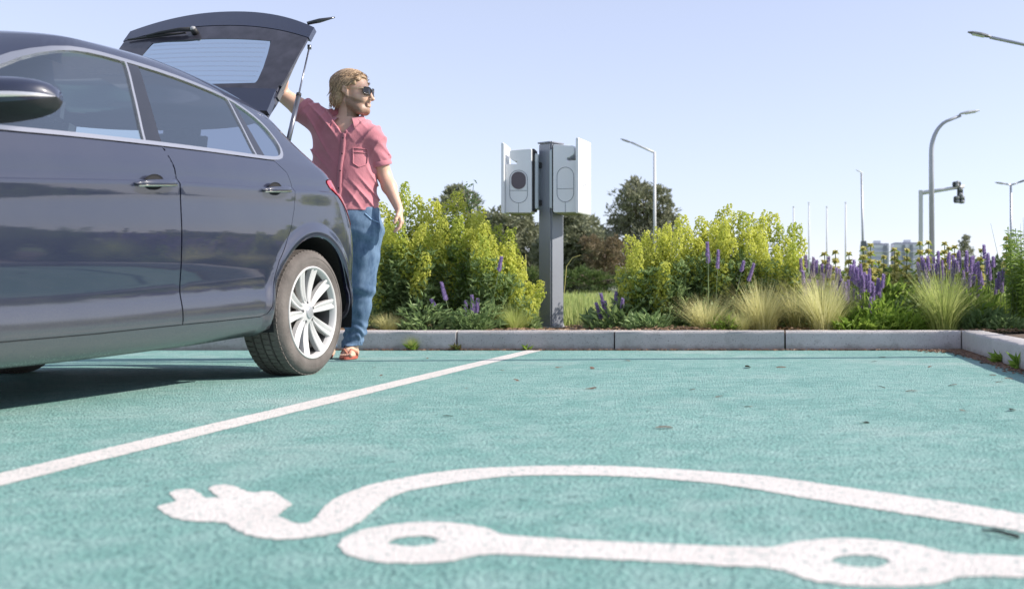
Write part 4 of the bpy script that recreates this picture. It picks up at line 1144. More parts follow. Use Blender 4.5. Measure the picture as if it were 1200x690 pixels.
# ---- jeans
Jf = Field((-.36, -.26, .04), (.26, .26, .99), .0055)
Jf.cone(Q(413, 246, 0), Q(414, 262, 0), .168, .172, .04, ((0, 1, 0), .72))
for hx, hy in ((430, 268), (397, 268)): Jf.cone(Q(414, 262), Q(hx - 3 * (hx > 414), hy), .10, .095, .04)
def legj(pts, rs):
    for i in range(len(pts) - 1): Jf.cone(pts[i], pts[i + 1], rs[i], rs[i + 1], .025)
legj([Q(429, 272), Q(426.5, 300, -.01), Q(424.5, 335, -.02), Q(421, 360, 0), Q(417, 385, .02), Q(412, 410, .03)], [.096, .090, .077, .070, .062, .060])
legj([Q(397, 272), Q(393, 300, .01), Q(389, 338, .03), Q(386, 366, .05), Q(384, 388, .07), Q(383, 410, .08)], [.104, .092, .077, .070, .062, .060])
Jf.wrap(Bf, .010)
def jf(X, Y, Z):
    an = np.arctan2(Y, X - np.where(X > Q(407, 0)[0], Q(421, 0)[0], Q(388, 0)[0]))
    lo_ = np.exp(-((Z - .16) / .07) ** 2); kn = np.exp(-((Z - .42) / .07) ** 2); th = np.exp(-((Z - .80) / .06) ** 2)
    w1 = np.sin(Z * 120 + 1.8 * np.sin(an * 2 + Z * 9) + an * 1.1); w2 = np.sin(Z * 78 + 1.5 * an); w3 = np.sin(Z * 62 + an * 3.2)
    w4 = np.sin(an * 5 + Z * 11) * np.sin(Z * 23 + an)
    return -.0055 * lo_ * w1 - .0045 * kn * w2 - .004 * th * w3 - .0022 * w4
Jf.disp(jf)
Jf.cut(lambda X, Y, Z: np.maximum.reduce([X - Q(451, 0)[0], np.where(X > Q(407, 0)[0], .082, .07) - Z, Z - .965]))
V, F = Jf.mesh()
def denim():
    m, t, b = new_mat('blue_denim'); tc = t.nodes.new('ShaderNodeTexCoord')
    n = t.nodes.new('ShaderNodeTexNoise'); n.inputs['Scale'].default_value = 9; n.inputs['Detail'].default_value = 8; n.inputs['Roughness'].default_value = .65
    mp = t.nodes.new('ShaderNodeMapping'); mp.inputs['Scale'].default_value = (1.6, 1.6, .7); t.links.new(tc.outputs['Object'], mp.inputs['Vector']); t.links.new(mp.outputs[0], n.inputs['Vector'])
    r_ = t.nodes.new('ShaderNodeMapRange'); r_.inputs['From Min'].default_value = .36; r_.inputs['From Max'].default_value = .66; t.links.new(n.outputs['Fac'], r_.inputs['Value'])
    x = t.nodes.new('ShaderNodeMix'); x.data_type = 'RGBA'; x.inputs['A'].default_value = (.050, .098, .175, 1); x.inputs['B'].default_value = (.17, .26, .38, 1)
    t.links.new(r_.outputs['Result'], x.inputs['Factor']); t.links.new(x.outputs['Result'], b.inputs['Base Color']); b.inputs['Roughness'].default_value = .9
    n2 = t.nodes.new('ShaderNodeTexNoise'); n2.inputs['Scale'].default_value = 300; t.links.new(tc.outputs['Object'], n2.inputs['Vector'])
    bp = t.nodes.new('ShaderNodeBump'); bp.inputs['Strength'].default_value = .4; bp.inputs['Distance'].default_value = .002; t.links.new(n2.outputs['Fac'], bp.inputs['Height']); t.links.new(bp.outputs['Normal'], b.inputs['Normal'])
    return m
M_denim = denim()
jeans = mk('jeans', V, F, M_denim, person, True)
def onsurf(o, px, py, lift=.002):
    "first point of a garment met when looking along +y at a photograph point"
    q = Q(px, py); ok, hit, n, _ = o.ray_cast(Vector((q[0], -1, q[2])), Vector((0, 1, 0)))
    return (hit + n * lift) if ok else None
def strip(name, host, path, wd, m, thick=.0025, lift=.0015):
    "a raised band that follows the cloth"
    pts = []
    for a, b in zip(path[:-1], path[1:]):
        for k in range(10): pts.append((a[0] + (b[0] - a[0]) * k / 10, a[1] + (b[1] - a[1]) * k / 10))
    pts.append(path[-1]); V = []; F = []; ok = []
    for i, p in enumerate(pts):
        a, b = pts[max(i - 1, 0)], pts[min(i + 1, len(pts) - 1)]; d = (b[0] - a[0], b[1] - a[1]); L = math.hypot(*d) or 1; nx_, ny_ = -d[1] / L * wd / 2, d[0] / L * wd / 2
        A = onsurf(host, p[0] - nx_, p[1] - ny_, lift + thick); B = onsurf(host, p[0] + nx_, p[1] + ny_, lift + thick)
        if A is None or B is None: continue
        ok.append((A, B, A + Vector((0, .006, 0)), B + Vector((0, .006, 0))))
    for r_ in ok: V += list(r_)
    for i in range(len(ok) - 1):
        o = 4 * i; F += [(o, o + 1, o + 5, o + 4), (o, o + 4, o + 6, o + 2), (o + 1, o + 3, o + 7, o + 5)]
    if F:
        return mk(name, V, F, m, host, True)
M_seam = plain('copper_stitching', (.33, .20, .10), .8)
M_denim2 = plain('worn_denim_seam', (.20, .32, .48), .9, var=.2, vscale=30)
strip('fly', jeans, [(416, 251), (416.5, 262), (413, 271)], 3.0, M_denim2, .003)
strip('pocket_edge', jeans, [(447, 262), (440, 258), (434, 251.5)], 1.2, M_denim2, .002)
strip('pocket_edge', jeans, [(385, 262), (392, 258), (397, 251.5)], 1.2, M_denim2, .002)

# ---- shirt
Sf = Field((-.46, -.26, .86), (.26, .26, 1.66), .0052)
Sf.cone(Q(406, 168, .01), Q(407, 205, .01), .178, .172, .05, ((0, 1, 0), .70)); Sf.cone(Q(407, 205, .01), Q(411, 256, .0), .172, .182, .05, ((0, 1, 0), .76))
Sf.cone(Q(384, 162), Q(386, 222), .092, .098, .05, ((0, 1, 0), .75)); Sf.cone(Q(378, 145), Q(436, 161), .074, .066, .06); Sf.cone(Q(378, 140), Q(400, 140), .060, .060, .04); Sf.cone(Q(408, 152, .02), Q(410, 140, .02), .085, .062, .03)
Sf.cone(Q(377, 145), SR + (ER - SR) * .44, .078, .082, .035); Sf.cone(SL - [.006, 0, 0], SL + (EL_ - SL) * .72, .063, .060, .03); 
dR = (ER - SR) / np.linalg.norm(ER - SR); eR = SR + (ER - SR) * .46; dL = (EL_ - SL) / np.linalg.norm(EL_ - SL); eL = SL + (EL_ - SL) * .72
def sf(X, Y, Z):
    q1 = X * .80 + Z * .60 + .018 * np.sin(Z * 17 + X * 9) + .3 * Y; q2 = X * .9 - Z * .42 + .02 * np.sin(Z * 11) ; 
    r1 = (1 - np.abs(np.sin(q1 * 44))) ** 2 * np.clip(.5 + .5 * np.sin(X * 9 - Z * 7 + 1), 0, 1)
    r2 = (1 - np.abs(np.sin(q2 * 38 + .8))) ** 2 * np.clip(.5 + .6 * np.sin(Z * 9 + X * 5), 0, 1)
    r3 = np.sin(Z * 55 + 3 * np.sin(X * 14)) * np.exp(-((Z - .96) / .10) ** 2)
    r4 = np.sin((X * .4 + Z) * 90 + 2 * np.sin(Y * 30)) * .5
    hm_ = 1 - .75 * np.exp(-((Z - .93) / .045) ** 2); r1 = r1 * hm_; r2 = r2 * hm_
    sl_ = np.clip((X - .10) / .04, 0, 1) + np.clip((-.27 - X) / .05, 0, 1)
    return -.0160 * r1 - .0125 * r2 - .0025 * r3 - .0040 * r4 * sl_ + .003
Tf = Field((-.46, -.26, .86), (.26, .26, 1.66), .0065)      # trunk and upper arms only
Tf.cone(Q(410, 165, .01), Q(409, 215, .01), .145, .125, .05, ((0, 1, 0), .72)); Tf.cone(Q(409, 215, .01), Q(412, 255, .0), .125, .150, .05, ((0, 1, 0), .75))
Tf.cone(Q(380, 146), Q(436, 159), .058, .048, .06); Tf.cone(Q(408, 152, .015), Q(410, 140, .01), .066, .062, .03)
Tf.cone(SR, (SR + ER) / 2, .062, .056, .03); Tf.cone(SL, (SL + EL_) / 2, .050, .050, .03)
Sf.wrap(Tf, .013)
Sf.disp(sf)
nb = Q(410, 150, -.0)
def shirtcut(X, Y, Z):
    hem = Q(0, 249.5)[2] + .010 * np.sin(X * 14 + 1)
    c1 = hem - Z
    c2 = (X - eR[0]) * dR[0] + (Y - eR[1]) * dR[1] + (Z - eR[2]) * dR[2]; c2 = np.where(X < SR[0], c2, -1)
    c3 = (X - eL[0]) * dL[0] + (Y - eL[1]) * dL[1] + (Z - eL[2]) * dL[2]; pr_ = (X - SL[0]) * dL[0] + (Y - SL[1]) * dL[1] + (Z - SL[2]) * dL[2]; ds_ = np.sqrt(np.maximum((X - SL[0]) ** 2 + (Y - SL[1]) ** 2 + (Z - SL[2]) ** 2 - pr_ ** 2, 0)); c3 = np.where((X > .112 + (1.229 - Z) * .24) & (ds_ < .095) & (pr_ > 0), c3, -1)
    # neck hole and open V
    nx_ = X - Q(409, 0)[0]; zz = Z - Q(0, 141)[2]
    ring = .066 - np.sqrt(nx_ ** 2 + (Y - .01) ** 2); c4 = np.where(Z > Q(0, 158)[2], np.minimum(ring, 1), -1)
    vv_ = np.minimum(np.minimum(-Y, .78 * (Z - Q(0, 160)[2]) - np.abs(nx_ - .002)), .05); c5 = np.where(Y < -.0, vv_, -1)
    c6 = np.where(X > Q(375, 0)[0], Z - (CAM_H - (np.interp(X / MP + 420, [375, 388, 397, 409, 425, 440, 470], [116, 121, 127, 139, 138, 143, 144]) - PPY) * MP), -1)
    return np.maximum.reduce([c1, c2, c3, c4, c5, c6])
Sf.cut(shirtcut)
V, F = Sf.mesh()
def shirtmat():
    m, t, b = new_mat('pink_chambray'); tc = t.nodes.new('ShaderNodeTexCoord')
    n = t.nodes.new('ShaderNodeTexNoise'); n.inputs['Scale'].default_value = 7; n.inputs['Detail'].default_value = 8; t.links.new(tc.outputs['Object'], n.inputs['Vector'])
    w_ = t.nodes.new('ShaderNodeTexNoise'); w_.inputs['Scale'].default_value = 260; t.links.new(tc.outputs['Object'], w_.inputs['Vector'])
    x = t.nodes.new('ShaderNodeMix'); x.data_type = 'RGBA'; x.inputs['A'].default_value = (.46, .145, .185, 1); x.inputs['B'].default_value = (.60, .245, .275, 1); t.links.new(n.outputs['Fac'], x.inputs['Factor'])
    t.links.new(x.outputs['Result'], b.inputs['Base Color']); b.inputs['Roughness'].default_value = .85; b.inputs['Sheen Weight'].default_value = .25
    n3 = t.nodes.new('ShaderNodeTexNoise'); n3.inputs['Scale'].default_value = 13; n3.inputs['Detail'].default_value = 8; n3.inputs['Roughness'].default_value = .62; n3.inputs['Distortion'].default_value = .8; t.links.new(tc.outputs['Object'], n3.inputs['Vector'])
    bp = t.nodes.new('ShaderNodeBump'); bp.inputs['Strength'].default_value = .35; bp.inputs['Distance'].default_value = .014; t.links.new(n3.outputs['Fac'], bp.inputs['Height'])
    b2 = t.nodes.new('ShaderNodeBump'); b2.inputs['Strength'].default_value = .2; b2.inputs['Distance'].default_value = .002; t.links.new(w_.outputs['Fac'], b2.inputs['Height']); t.links.new(bp.outputs['Normal'], b2.inputs['Normal'])
    t.links.new(b2.outputs['Normal'], b.inputs['Normal']); return m
M_shirt = shirtmat(); M_but = plain('dark_button', (.10, .05, .06), .4)
shirt = mk('shirt', V, F, M_shirt, person, True)
strip('button_placket', shirt, [(411.5, 158), (410, 175), (407.5, 200), (407, 225), (405, 248)], 5.2, M_shirt, .003)
for by in (165, 183, 203, 223, 240):
    p = onsurf(shirt, 411 - (by - 160) * .065, by, .006)
    if p: MB().lathe([(0, .0), (.0055, .0), (.0055, -.003)], 10, Matrix.Translation(p) @ Matrix.Rotation(R(90), 4, 'X')).build('button', M_but, shirt)
for pth in ([(420.5, 176), (421, 194), (427, 198), (434, 194.5), (434.5, 176.5), (420.5, 176)], [(420.5, 180.5), (434.5, 181)]): strip('chest_pocket', shirt, pth, 1.0, M_shirt, .003)
# turned-up cuffs
for c, d_, r_, sqy in ((eR, dR, .081, 1), (eL, dL, .063, 1)):
    zax = Vector(d_); rot = zax.to_track_quat('Z', 'Y').to_matrix().to_4x4(); Mx_ = Matrix.Translation(Vector(c)) @ rot
    MB().lathe([(r_ - .012, .002), (r_ + .001, .004), (r_ + .004, -.002), (r_ + .004, -.026), (r_ - .002, -.030)], 36, Mx_).build('cuff', M_shirt, shirt, smooth=True)
# collar: a band round the neck falling into two points
V = []; F = []; n = 34
for i in range(n + 1):
    a = R(-58) + R(296) * i / n      # angle round the neck, 90 deg = nape
    ca_, sa_ = math.cos(a), math.sin(a); front = max(0, -sa_)
    r0_, r1_ = .078, .100 + .022 * front
    cx, cy, cz = Q(409, 0)[0], .006, Q(0, 138.5)[2]
    drop = .036 + .050 * front ** 1.6
    V.append((cx + r0_ * ca_, cy + r0_ * sa_ * .95, cz + .016 - .034 * front)); V.append((cx + (r0_ + .006) * ca_, cy + (r0_ + .006) * sa_, cz + .022 - .036 * front))
    V.append((cx + (r1_ + .004) * ca_, cy + (r1_ + .004) * sa_, cz - drop * .35 - .02 * front)); V.append((cx + r1_ * 1.06 * ca_ + .012 * front * (1 if ca_ > 0 else -1), cy + r1_ * 1.1 * sa_, cz - drop - .012 * front)); V.append((cx + r1_ * 1.0 * ca_, cy + r1_ * .98 * sa_, cz - drop * .95 - .008 * front))
for i in range(n):
    for k in range(4): F.append((i * 5 + k, i * 5 + k + 1, (i + 1) * 5 + k + 1, (i + 1) * 5 + k))
mk('collar', V, F, M_shirt, shirt, True)

# ---- hair: shaped mass plus many locks combed back
Hf = Field(HO - .20, HO + .20, .0045)
Hf.ell(H(-.018, 0, .040), (.124, .092, .105), HA, .02); Hf.ell(H(-.062, 0, -.012), (.078, .082, .090), HA, .03); Hf.cone(H(-.085, -.03, -.055), H(-.085, .03, -.055), .048, .048, .03)
Hf.cone(H(-.045, -.062, -.015), H(-.060, -.058, -.060), .018, .018, .02); Hf.cone(H(-.035, .062, -.015), H(-.055, .058, -.060), .028, .026, .02)
def hcut(X, Y, Z):
    P = np.stack([X - HO[0], Y - HO[1], Z - HO[2]]); f = np.tensordot(f3, P, 1); l = np.tensordot(l3, P, 1); z = P[2]
    face = np.minimum(f - np.where(z < .022, -.022, -.004), .062 - z + 0 * f)          # everything in front of the ears and below the hairline
    face2 = np.minimum(f - .080, .086 - z)
    return np.maximum(np.maximum(np.minimum(face - .000, np.where(z > .03, f - .060, 1)), face2), -1)
Hf.cut(lambda X, Y, Z: hcut(X, Y, Z))
def hw(X, Y, Z):
    P = np.stack([X - HO[0], Y - HO[1], Z - HO[2]]); f = np.tensordot(f3, P, 1); l = np.tensordot(l3, P, 1); z = P[2]
    return -.0015 * np.sin(l * 150 + z * 60 + 2 * np.sin(f * 40)) - .001 * np.sin((z + .4 * f) * 170 + l * 50)
Hf.disp(hw)
V, F = Hf.mesh()
def hairmat():
    m, t, b = new_mat('sandy_hair'); g = t.nodes.new('ShaderNodeNewGeometry'); tc = t.nodes.new('ShaderNodeTexCoord')
    n = t.nodes.new('ShaderNodeTexNoise'); n.inputs['Scale'].default_value = 38; n.inputs['Detail'].default_value = 6; n.inputs['Distortion'].default_value = 1.5; t.links.new(tc.outputs['Object'], n.inputs['Vector'])
    a = t.nodes.new('ShaderNodeMath'); a.operation = 'MULTIPLY_ADD'; a.inputs[1].default_value = .5; t.links.new(g.outputs['Random Per Island'], a.inputs[0]); t.links.new(n.outputs['Fac'], a.inputs[2])
    r_ = t.nodes.new('ShaderNodeMapRange'); r_.inputs['From Min'].default_value = .4; r_.inputs['From Max'].default_value = 1.05; t.links.new(a.outputs[0], r_.inputs['Value'])
    x = t.nodes.new('ShaderNodeMix'); x.data_type = 'RGBA'; x.inputs['A'].default_value = (.12, .07, .04, 1); x.inputs['B'].default_value = (.62, .43, .26, 1)
    t.links.new(r_.outputs['Result'], x.inputs['Factor']); t.links.new(x.outputs['Result'], b.inputs['Base Color']); b.inputs['Roughness'].default_value = .45
    return m
M_hair = hairmat()
hair = mk('hair', V, F, M_hair, person, True)
hr = random.Random(5); lk = MB()
for i in range(620):
    # roots on the scalp, strands swept back over the head and down behind the ear
    a = hr.uniform(-1.35, 1.35); f0 = hr.uniform(-.07, .085); 
    base = np.array([f0, .088 * math.sin(a), .040 + .100 * math.cos(a) * math.sqrt(max(.05, 1 - (f0 / .13) ** 2))])
    if base[0] > .0 and base[2] < .055: continue
    pts = []; p = base.copy(); L = hr.uniform(.05, .11); dv = np.array([-1, .12 * hr.uniform(-1, 1), -.15])
    for s_ in range(6):
        pts.append(H(*p)); dv = dv + np.array([.08, .25 * math.sin(a) * .4, -.30 - .25 * (s_ > 2)]) * .8 + np.array([hr.uniform(-.1, .1), hr.uniform(-.12, .12), hr.uniform(-.1, .1)]); q = dv / np.linalg.norm(dv)
        p = p + q * L / 5
        # keep it outside the hair mass
        c = np.array([-.018, 0, .036]); rr = (p - c) / np.array([.130, .097, .112]); k_ = np.linalg.norm(rr)
        if k_ < 1: p = c + (p - c) / k_
        if k_ > 1.05: p = c + (p - c) / k_ * 1.03
    w0 = hr.uniform(.002, .0042)
    lk.tube(pts, [w0 * .15, w0 * .9, w0 * 1.1, w0 * .85, w0 * .6, w0 * .2], 4, False)
for i in range(260):
    s2 = hr.choice((-1, 1)); z_ = hr.uniform(-.01, .085); p = np.array([hr.uniform(-.08, .030 if z_ > .04 else -.03), .0, z_]); pts = []; dv = np.array([-1.0, 0, -.45 + hr.uniform(-.3, .3)])
    for s_ in range(6):
        c = np.array([-.018, 0, .030]); rr = ((p - c)[[0, 2]]) / np.array([.132, .118]); q_ = max(.06, 1 - rr @ rr); p[1] = s2 * .098 * math.sqrt(q_) ; pts.append(H(*p))
        dv = dv + np.array([.10, 0, -.28]) + np.array([hr.uniform(-.1, .1), 0, hr.uniform(-.1, .1)]); p = p + dv / np.linalg.norm(dv) * .017
    w0 = hr.uniform(.002, .0042); lk.tube(pts, [w0 * .2, w0, w0 * 1.1, w0 * .9, w0 * .6, w0 * .2], 4, False)
for i in range(300):
    l_ = hr.uniform(-.085, .085); p = np.array([-.085 - .03 * (1 - (l_ / .09) ** 2) + hr.uniform(-.01, .03), l_, hr.uniform(-.055, .05)]); pts = []; dv = np.array([hr.uniform(-.35, .25), hr.uniform(-.2, .2), -1.0])
    for s_ in range(5):
        pts.append(H(*p)); dv = dv + np.array([hr.uniform(-.3, .3), hr.uniform(-.2, .2), 0]); p = p + dv / np.linalg.norm(dv) * .018
    w0 = hr.uniform(.002, .004); lk.tube(pts, [w0, w0, w0 * .8, w0 * .5, w0 * .2], 4, False)
tag(lk.build('hair_lock', M_hair, hair, smooth=True), kind='stuff')
# ---- sunglasses: dark rims, wide lenses, thin pale arms
M_lens = plain('dark_lens', (.016, .012, .011), .12, coat=.3); M_rim = plain('dark_tortoise_rim', (.035, .022, .016), .25, coat=.5); M_frame = plain('pale_gold_arm', (.62, .46, .28), .35, .6)
def rimp(s_, k, n=28):
    a = 2 * math.pi * k / n; ca_, sa_ = math.cos(a), math.sin(a); y_ = .029 * (abs(ca_) ** .62) * (1 if ca_ > 0 else -1); z_ = .0225 * (abs(sa_) ** .62) * (1 if sa_ > 0 else -1)
    y_ *= 1 + .10 * sa_
    return (s_ * (.035 + y_), -.003 + z_, .130 - .014 * max(0, (y_ + .01) / .03) ** 1.5)
sg = MB()
for s_ in (-1, 1):
    sg.tube([H(f_, l_, z_) for l_, z_, f_ in [rimp(s_, k) for k in range(29)]], .0034, 6, False)
sg.tube([H(.130, -.008, .006), H(.135, 0, .009), H(.130, .008, .006)], .003, 6)
sgo = sg.build('sunglasses', M_rim, person, smooth=True)
for s_ in (-1, 1):
    MB().tube([H(.114, s_ * .064, .010), H(.06, s_ * .083, .008), H(.008, s_ * .094, .006), H(-.012, s_ * .092, -.008)], .0028, 6).build('temple_arm', M_frame, sgo, smooth=True)
    V = [H(.130, s_ * .035, -.003)] + [H(f_, l_, z_) for l_, z_, f_ in [rimp(s_, k) for k in range(28)]]
    mk('lens', V, [(0, 1 + k, 1 + (k + 1) % 28) for k in range(28)], M_lens, sgo)
# ---- flip-flops
M_sole = plain('red_rubber_sole', (.36, .085, .055), .6, var=.2); M_strap = plain('orange_sandal_strap', (.42, .17, .11), .6)
for A, T in ((AL, TL), (AR_, TR_)):
    dr = Vector((T[0] - A[0], T[1] - A[1], 0)).normalized(); sd_ = Vector((dr.y, -dr.x, 0)); o = Vector((A[0], A[1], 0)); sgn = -1 if A is AL else 1
    out = []
    for a in np.linspace(0, 2 * math.pi, 33)[:-1]:
        y_ = math.cos(a); w_ = .046 + .008 * y_ - .004 * math.cos(2 * a); out.append(o + dr * (.068 + .142 * y_) + sd_ * (w_ * math.sin(a)))
    fl_ = MB().prism([(p.x, p.y) for p in out], .004, .020).build('flip_flop', M_sole, person)
    st = MB()
    for s2 in (-1, 1):
        st.tube([o + dr * .150 + sd_ * (.010 * sgn) + Vector((0, 0, .032)), o + dr * .115 + sd_ * (.022 * s2) + Vector((0, 0, .062)), o + dr * .06 + sd_ * (.046 * s2) + Vector((0, 0, .040)), o + dr * .045 + sd_ * (.046 * s2) + Vector((0, 0, .014))], [.006, .0085, .009, .006], 6)
    st.tube([o + dr * .150 + sd_ * (.010 * sgn) + Vector((0, 0, .034)), o + dr * .157 + sd_ * (.012 * sgn) + Vector((0, 0, .012))], .004, 6)
    st.build('strap', M_strap, fl_, smooth=True)
# ================================================================ charging post with its two charge points
M_post = plain('grey_powder_coat', (.25, .265, .30), .42, .1, var=.06, vscale=3); M_post2 = plain('light_grey_metal', (.42, .43, .46), .4, .3, var=.05)
M_ch = plain('white_plastic_cover', (.74, .75, .76), .38, var=.03, vscale=4, coat=.2); M_groove = plain('cover_joint', (.22, .24, .27), .7); M_scr = plain('dark_brown_window', (.055, .040, .048), .25, coat=.6)
M_gap = plain('mount_black', (.02, .02, .022), .7)  # plain black of the back shells and brackets
PYD = 9.06
pc = PD(645.5, 383, PYD); pc.z = .125
post = empty('charging_post', pc, 0); tag(post, 'tall square grey charging post standing behind the kerb', 'post')
mx_ = PYD / FPX
def tower(o, w_, dp, z0, z1, rz, name, m, par):
    b = MB().box((0, 0, (z0 + z1) / 2), (w_, dp, z1 - z0), bev=.012); M4 = Matrix.Translation(o) @ Matrix.Rotation(rz, 4, 'Z')
    b.v = [M4 @ Vector(v) for v in b.v]; return b.build(name, m, par, angle=40)
# turned so that an edge faces the bays
zt = PD(0, 169, PYD).z - pc.z; zm = PD(0, 249, PYD).z - pc.z
tower((0, 0, 0), .152, .152, .0, zt, R(45) - math.atan(-255 / FPX) * 0 - R(12) * -1, 'pillar', M_post, post)
tower((.004, -.0, 0), .156, .156, .004, zm, R(57), 'lower_cladding', M_post2 if False else M_post, post)
tower((0, 0, 0), .17, .17, zt - .002, zt + .012, R(57), 'top_cap', M_post, post)
MB().box((0, 0, .004), (.21, .21, .012), bev=.003).build('base_plate', M_post2, post)
for sx in (-1, 1):
    for sy in (-1, 1): MB().lathe([(0, .03), (.012, .03), (.013, .01)], 6, Matrix.Translation((sx * .085, sy * .085, 0))).build('anchor_bolt', M_post2, post)
def charger(cx, rz, mirror, screen, label):
    "white charge point: body with oval panel, raised outer cover with a cable rest"
    o = empty('charge_point', (cx.x, cx.y, cx.z), rz); tag(o, label, 'charger', 'pair of white charge points on the grey post'); sx = -1 if mirror else 1
    W_, D_, Hh = .215, .20, .60
    # main body; +x outer side (away from the post), front faces -y
    prof = [(-.11, .012), (-.10, .0), (.11, .0), (.11, .437), (.020, .437), (.012, .445), (.012, .462), (.030, .462), (.070, .486), (.078, .500), (.078, .546), (.066, .562), (-.10, .578), (-.11, .570)]
    b = MB().prism([(sx * x, z) for x, z in prof], 0, D_, Matrix.Rotation(R(90), 4, 'X') @ Matrix.Translation((0, 0, -D_ / 2)))
    bd = b.build('housing', M_ch, o); md = bd.modifiers.new('bevel', 'BEVEL'); md.width = .010; md.segments = 4; md.limit_method = 'ANGLE'; md.angle_limit = R(35)
    # tall outer cover
    prof = [(.098, .02), (.145, -.015), (.150, .60), (.147, .665), (.138, .675), (.128, .665), (.118, .615), (.112, .50), (.100, .48)]
    cv = [(.1105, -.012), (.128, -.012), (.137, .0), (.137, .612), (.132, .622), (.118, .622), (.1105, .612)]
    b = MB().prism([(sx * x, z) for x, z in cv], 0, D_ + .11, Matrix.Rotation(R(90), 4, 'X') @ Matrix.Translation((0, 0, -(D_ + .11) / 2 - .03 * 0)))
    c_ = b.build('outer_cover', M_ch, o); md = c_.modifiers.new('bevel', 'BEVEL'); md.width = .006; md.segments = 3; md.limit_method = 'ANGLE'; md.angle_limit = R(35)
    # thin back wall behind the cable rest
    if not mirror: MB().box((sx * .075, .060, .465), (.068, .05, .075), bev=.008).build('cable_rest', M_ch, o, angle=40)
    # slot in the outer cover (faces +x)
    MB().box((sx * .1375, -.02, .235), (.003, .085, .007), rot=Matrix.Rotation(R(10), 3, 'X')).build('handle_slot', M_groove, o)
    # capsule-shaped service panel with joint lines
    def cap(rw, hh, cz, n=20):
        P = []
        for a in np.linspace(0, math.pi, n): P.append((rw * math.cos(a), cz + hh + rw * math.sin(a)))
        for a in np.linspace(math.pi, 2 * math.pi, n): P.append((rw * math.cos(a), cz - hh + rw * math.sin(a)))
        return P
    yf = -D_ / 2
    ov = [Vector((x, yf - .0015, z)) for x, z in cap(.074, .072, .235)]; MB().tube(ov + [ov[0]], .0022, 5, False).build('panel_joint', M_groove, o)
    MB().tube([(-.074, yf - .0015, .200), (.074, yf - .0015, .200)], .0018, 5).build('panel_joint', M_groove, o)
    MB().tube([(.0, yf - .0015, .089), (.0, yf - .0015, .0)], .0018, 5).build('panel_joint', M_groove, o)
    if screen:
        P = cap(.060, .018, .290)
        b = MB().prism(P, 0, .006, Matrix.Translation((0, yf - .003 + .004, 0)) @ Matrix.Rotation(R(90), 4, 'X')); b.build('display', M_scr, o)
    # back part towards the post, in two layers with a dark joint
    MB().box((-sx * .118, .01, .30), (.022, D_ * .82, .56), bev=.004).build('back_shell', M_gap, o, angle=40)
    MB().box((-sx * .142, .015, .29), (.030, D_ * .80, .50), bev=.006).build('mounting_plate', plain('plate_grey', (.50, .55, .57), .5), o, angle=40)
    for z_ in (.10, .44): MB().box((-sx * .166, .02, z_), (.03, .06, .05), bev=.004).build('bracket', M_gap, o, angle=40)
    MB().box((0, .0, -.004), (.17, D_ * .8, .012), bev=.003).build('lower_lid', plain('lid_olive', (.30, .31, .16), .7), o)
    return o
cl = PD(610, 250.5, PYD - .06); cr_ = PD(667.5, 250, PYD - .10)
charger(cl, R(4), True, True, 'left white charge point with dark oval display on grey post').scale = (1, 1, .945)
charger(cr_, R(12) - R(22), False, False, 'right white charge point with bright sunlit outer cover on grey post').scale = (1, 1, 1)
# ================================================================ planting bed
pr = random.Random(21)
def rv(a, b): return pr.uniform(a, b)
M_euph = leafy('euphorbia_bract', (.54, .58, .10), (.78, .78, .22), 6, .5)
M_euph2 = leafy('euphorbia_old_bract', (.42, .50, .09), (.64, .68, .16), 6, .5)
M_eleaf = leafy('euphorbia_leaf', (.18, .27, .11), (.38, .48, .20), 3, .55)
M_stem = plain('green_stem', (.10, .15, .05), .7)
M_gr1 = leafy('pale_feather_grass', (.54, .54, .20), (.80, .76, .42), 4, .55)
M_gr2 = leafy('green_tuft_grass', (.32, .42, .10), (.66, .68, .26), 4, .55)
M_gr3 = leafy('straw_tuft_grass', (.50, .48, .19), (.76, .72, .38), 4, .55)
M_sal = leafy('sage_flower', (.28, .20, .42), (.50, .40, .64), 8, .4)
M_sal2 = leafy('faded_sage_flower', (.28, .21, .36), (.42, .34, .48), 8, .4)
M_sleaf = leafy('sage_leaf', (.15, .24, .09), (.30, .40, .16), 4, .35)
M_phl = leafy('jerusalem_sage_whorl', (.52, .50, .18), (.80, .74, .34), 8, .35)
M_lite = leafy('bright_leaf', (.18, .30, .045), (.36, .48, .09), 4, .45)
M_wild = leafy('wild_meadow_grass', (.24, .33, .09), (.52, .54, .20), 1.5, .45)
M_dry2 = leafy('brown_litter', (.07, .035, .022), (.24, .14, .08), 9, .05)
M_dry = leafy('dry_litter', (.16, .09, .05), (.36, .24, .14), 6, .1)
def leafquad(V, F, p, d, L, wd, up=None, droop=.3):
    "pointed two-part leaf"
    d = d.normalized(); s_ = d.cross(up or Vector((rv(-1, 1), rv(-1, 1), rv(-1, 1)))).normalized(); nn = s_.cross(d)
    m_ = p + d * L * .5 + nn * L * .08; e = p + d * L - nn * L * droop * .5
    n = len(V); V += [p, m_ + s_ * wd / 2, e, m_ - s_ * wd / 2]; F += [(n, n + 1, n + 2), (n, n + 2, n + 3)]
def mesh_only(name, V, F, m, smooth=False):
    me = bpy.data.meshes.new(name); me.from_pydata([tuple(v) for v in V], [], F); me.materials.append(m)
    if smooth: me.polygons.foreach_set('use_smooth', [True] * len(me.polygons))
    me.update(); return me
def child(name, me, par, loc=(0, 0, 0), M3=None, sc=1.0):
    o = bpy.data.objects.new(name, me); C.objects.link(o); o.parent = par
    s_ = sc if hasattr(sc, '__len__') else (sc, sc, sc)
    o.matrix_local = Matrix.Translation(loc) @ (M3.to_4x4() if M3 is not None else Matrix.Identity(4)) @ Matrix.Diagonal((*s_, 1))
    return o
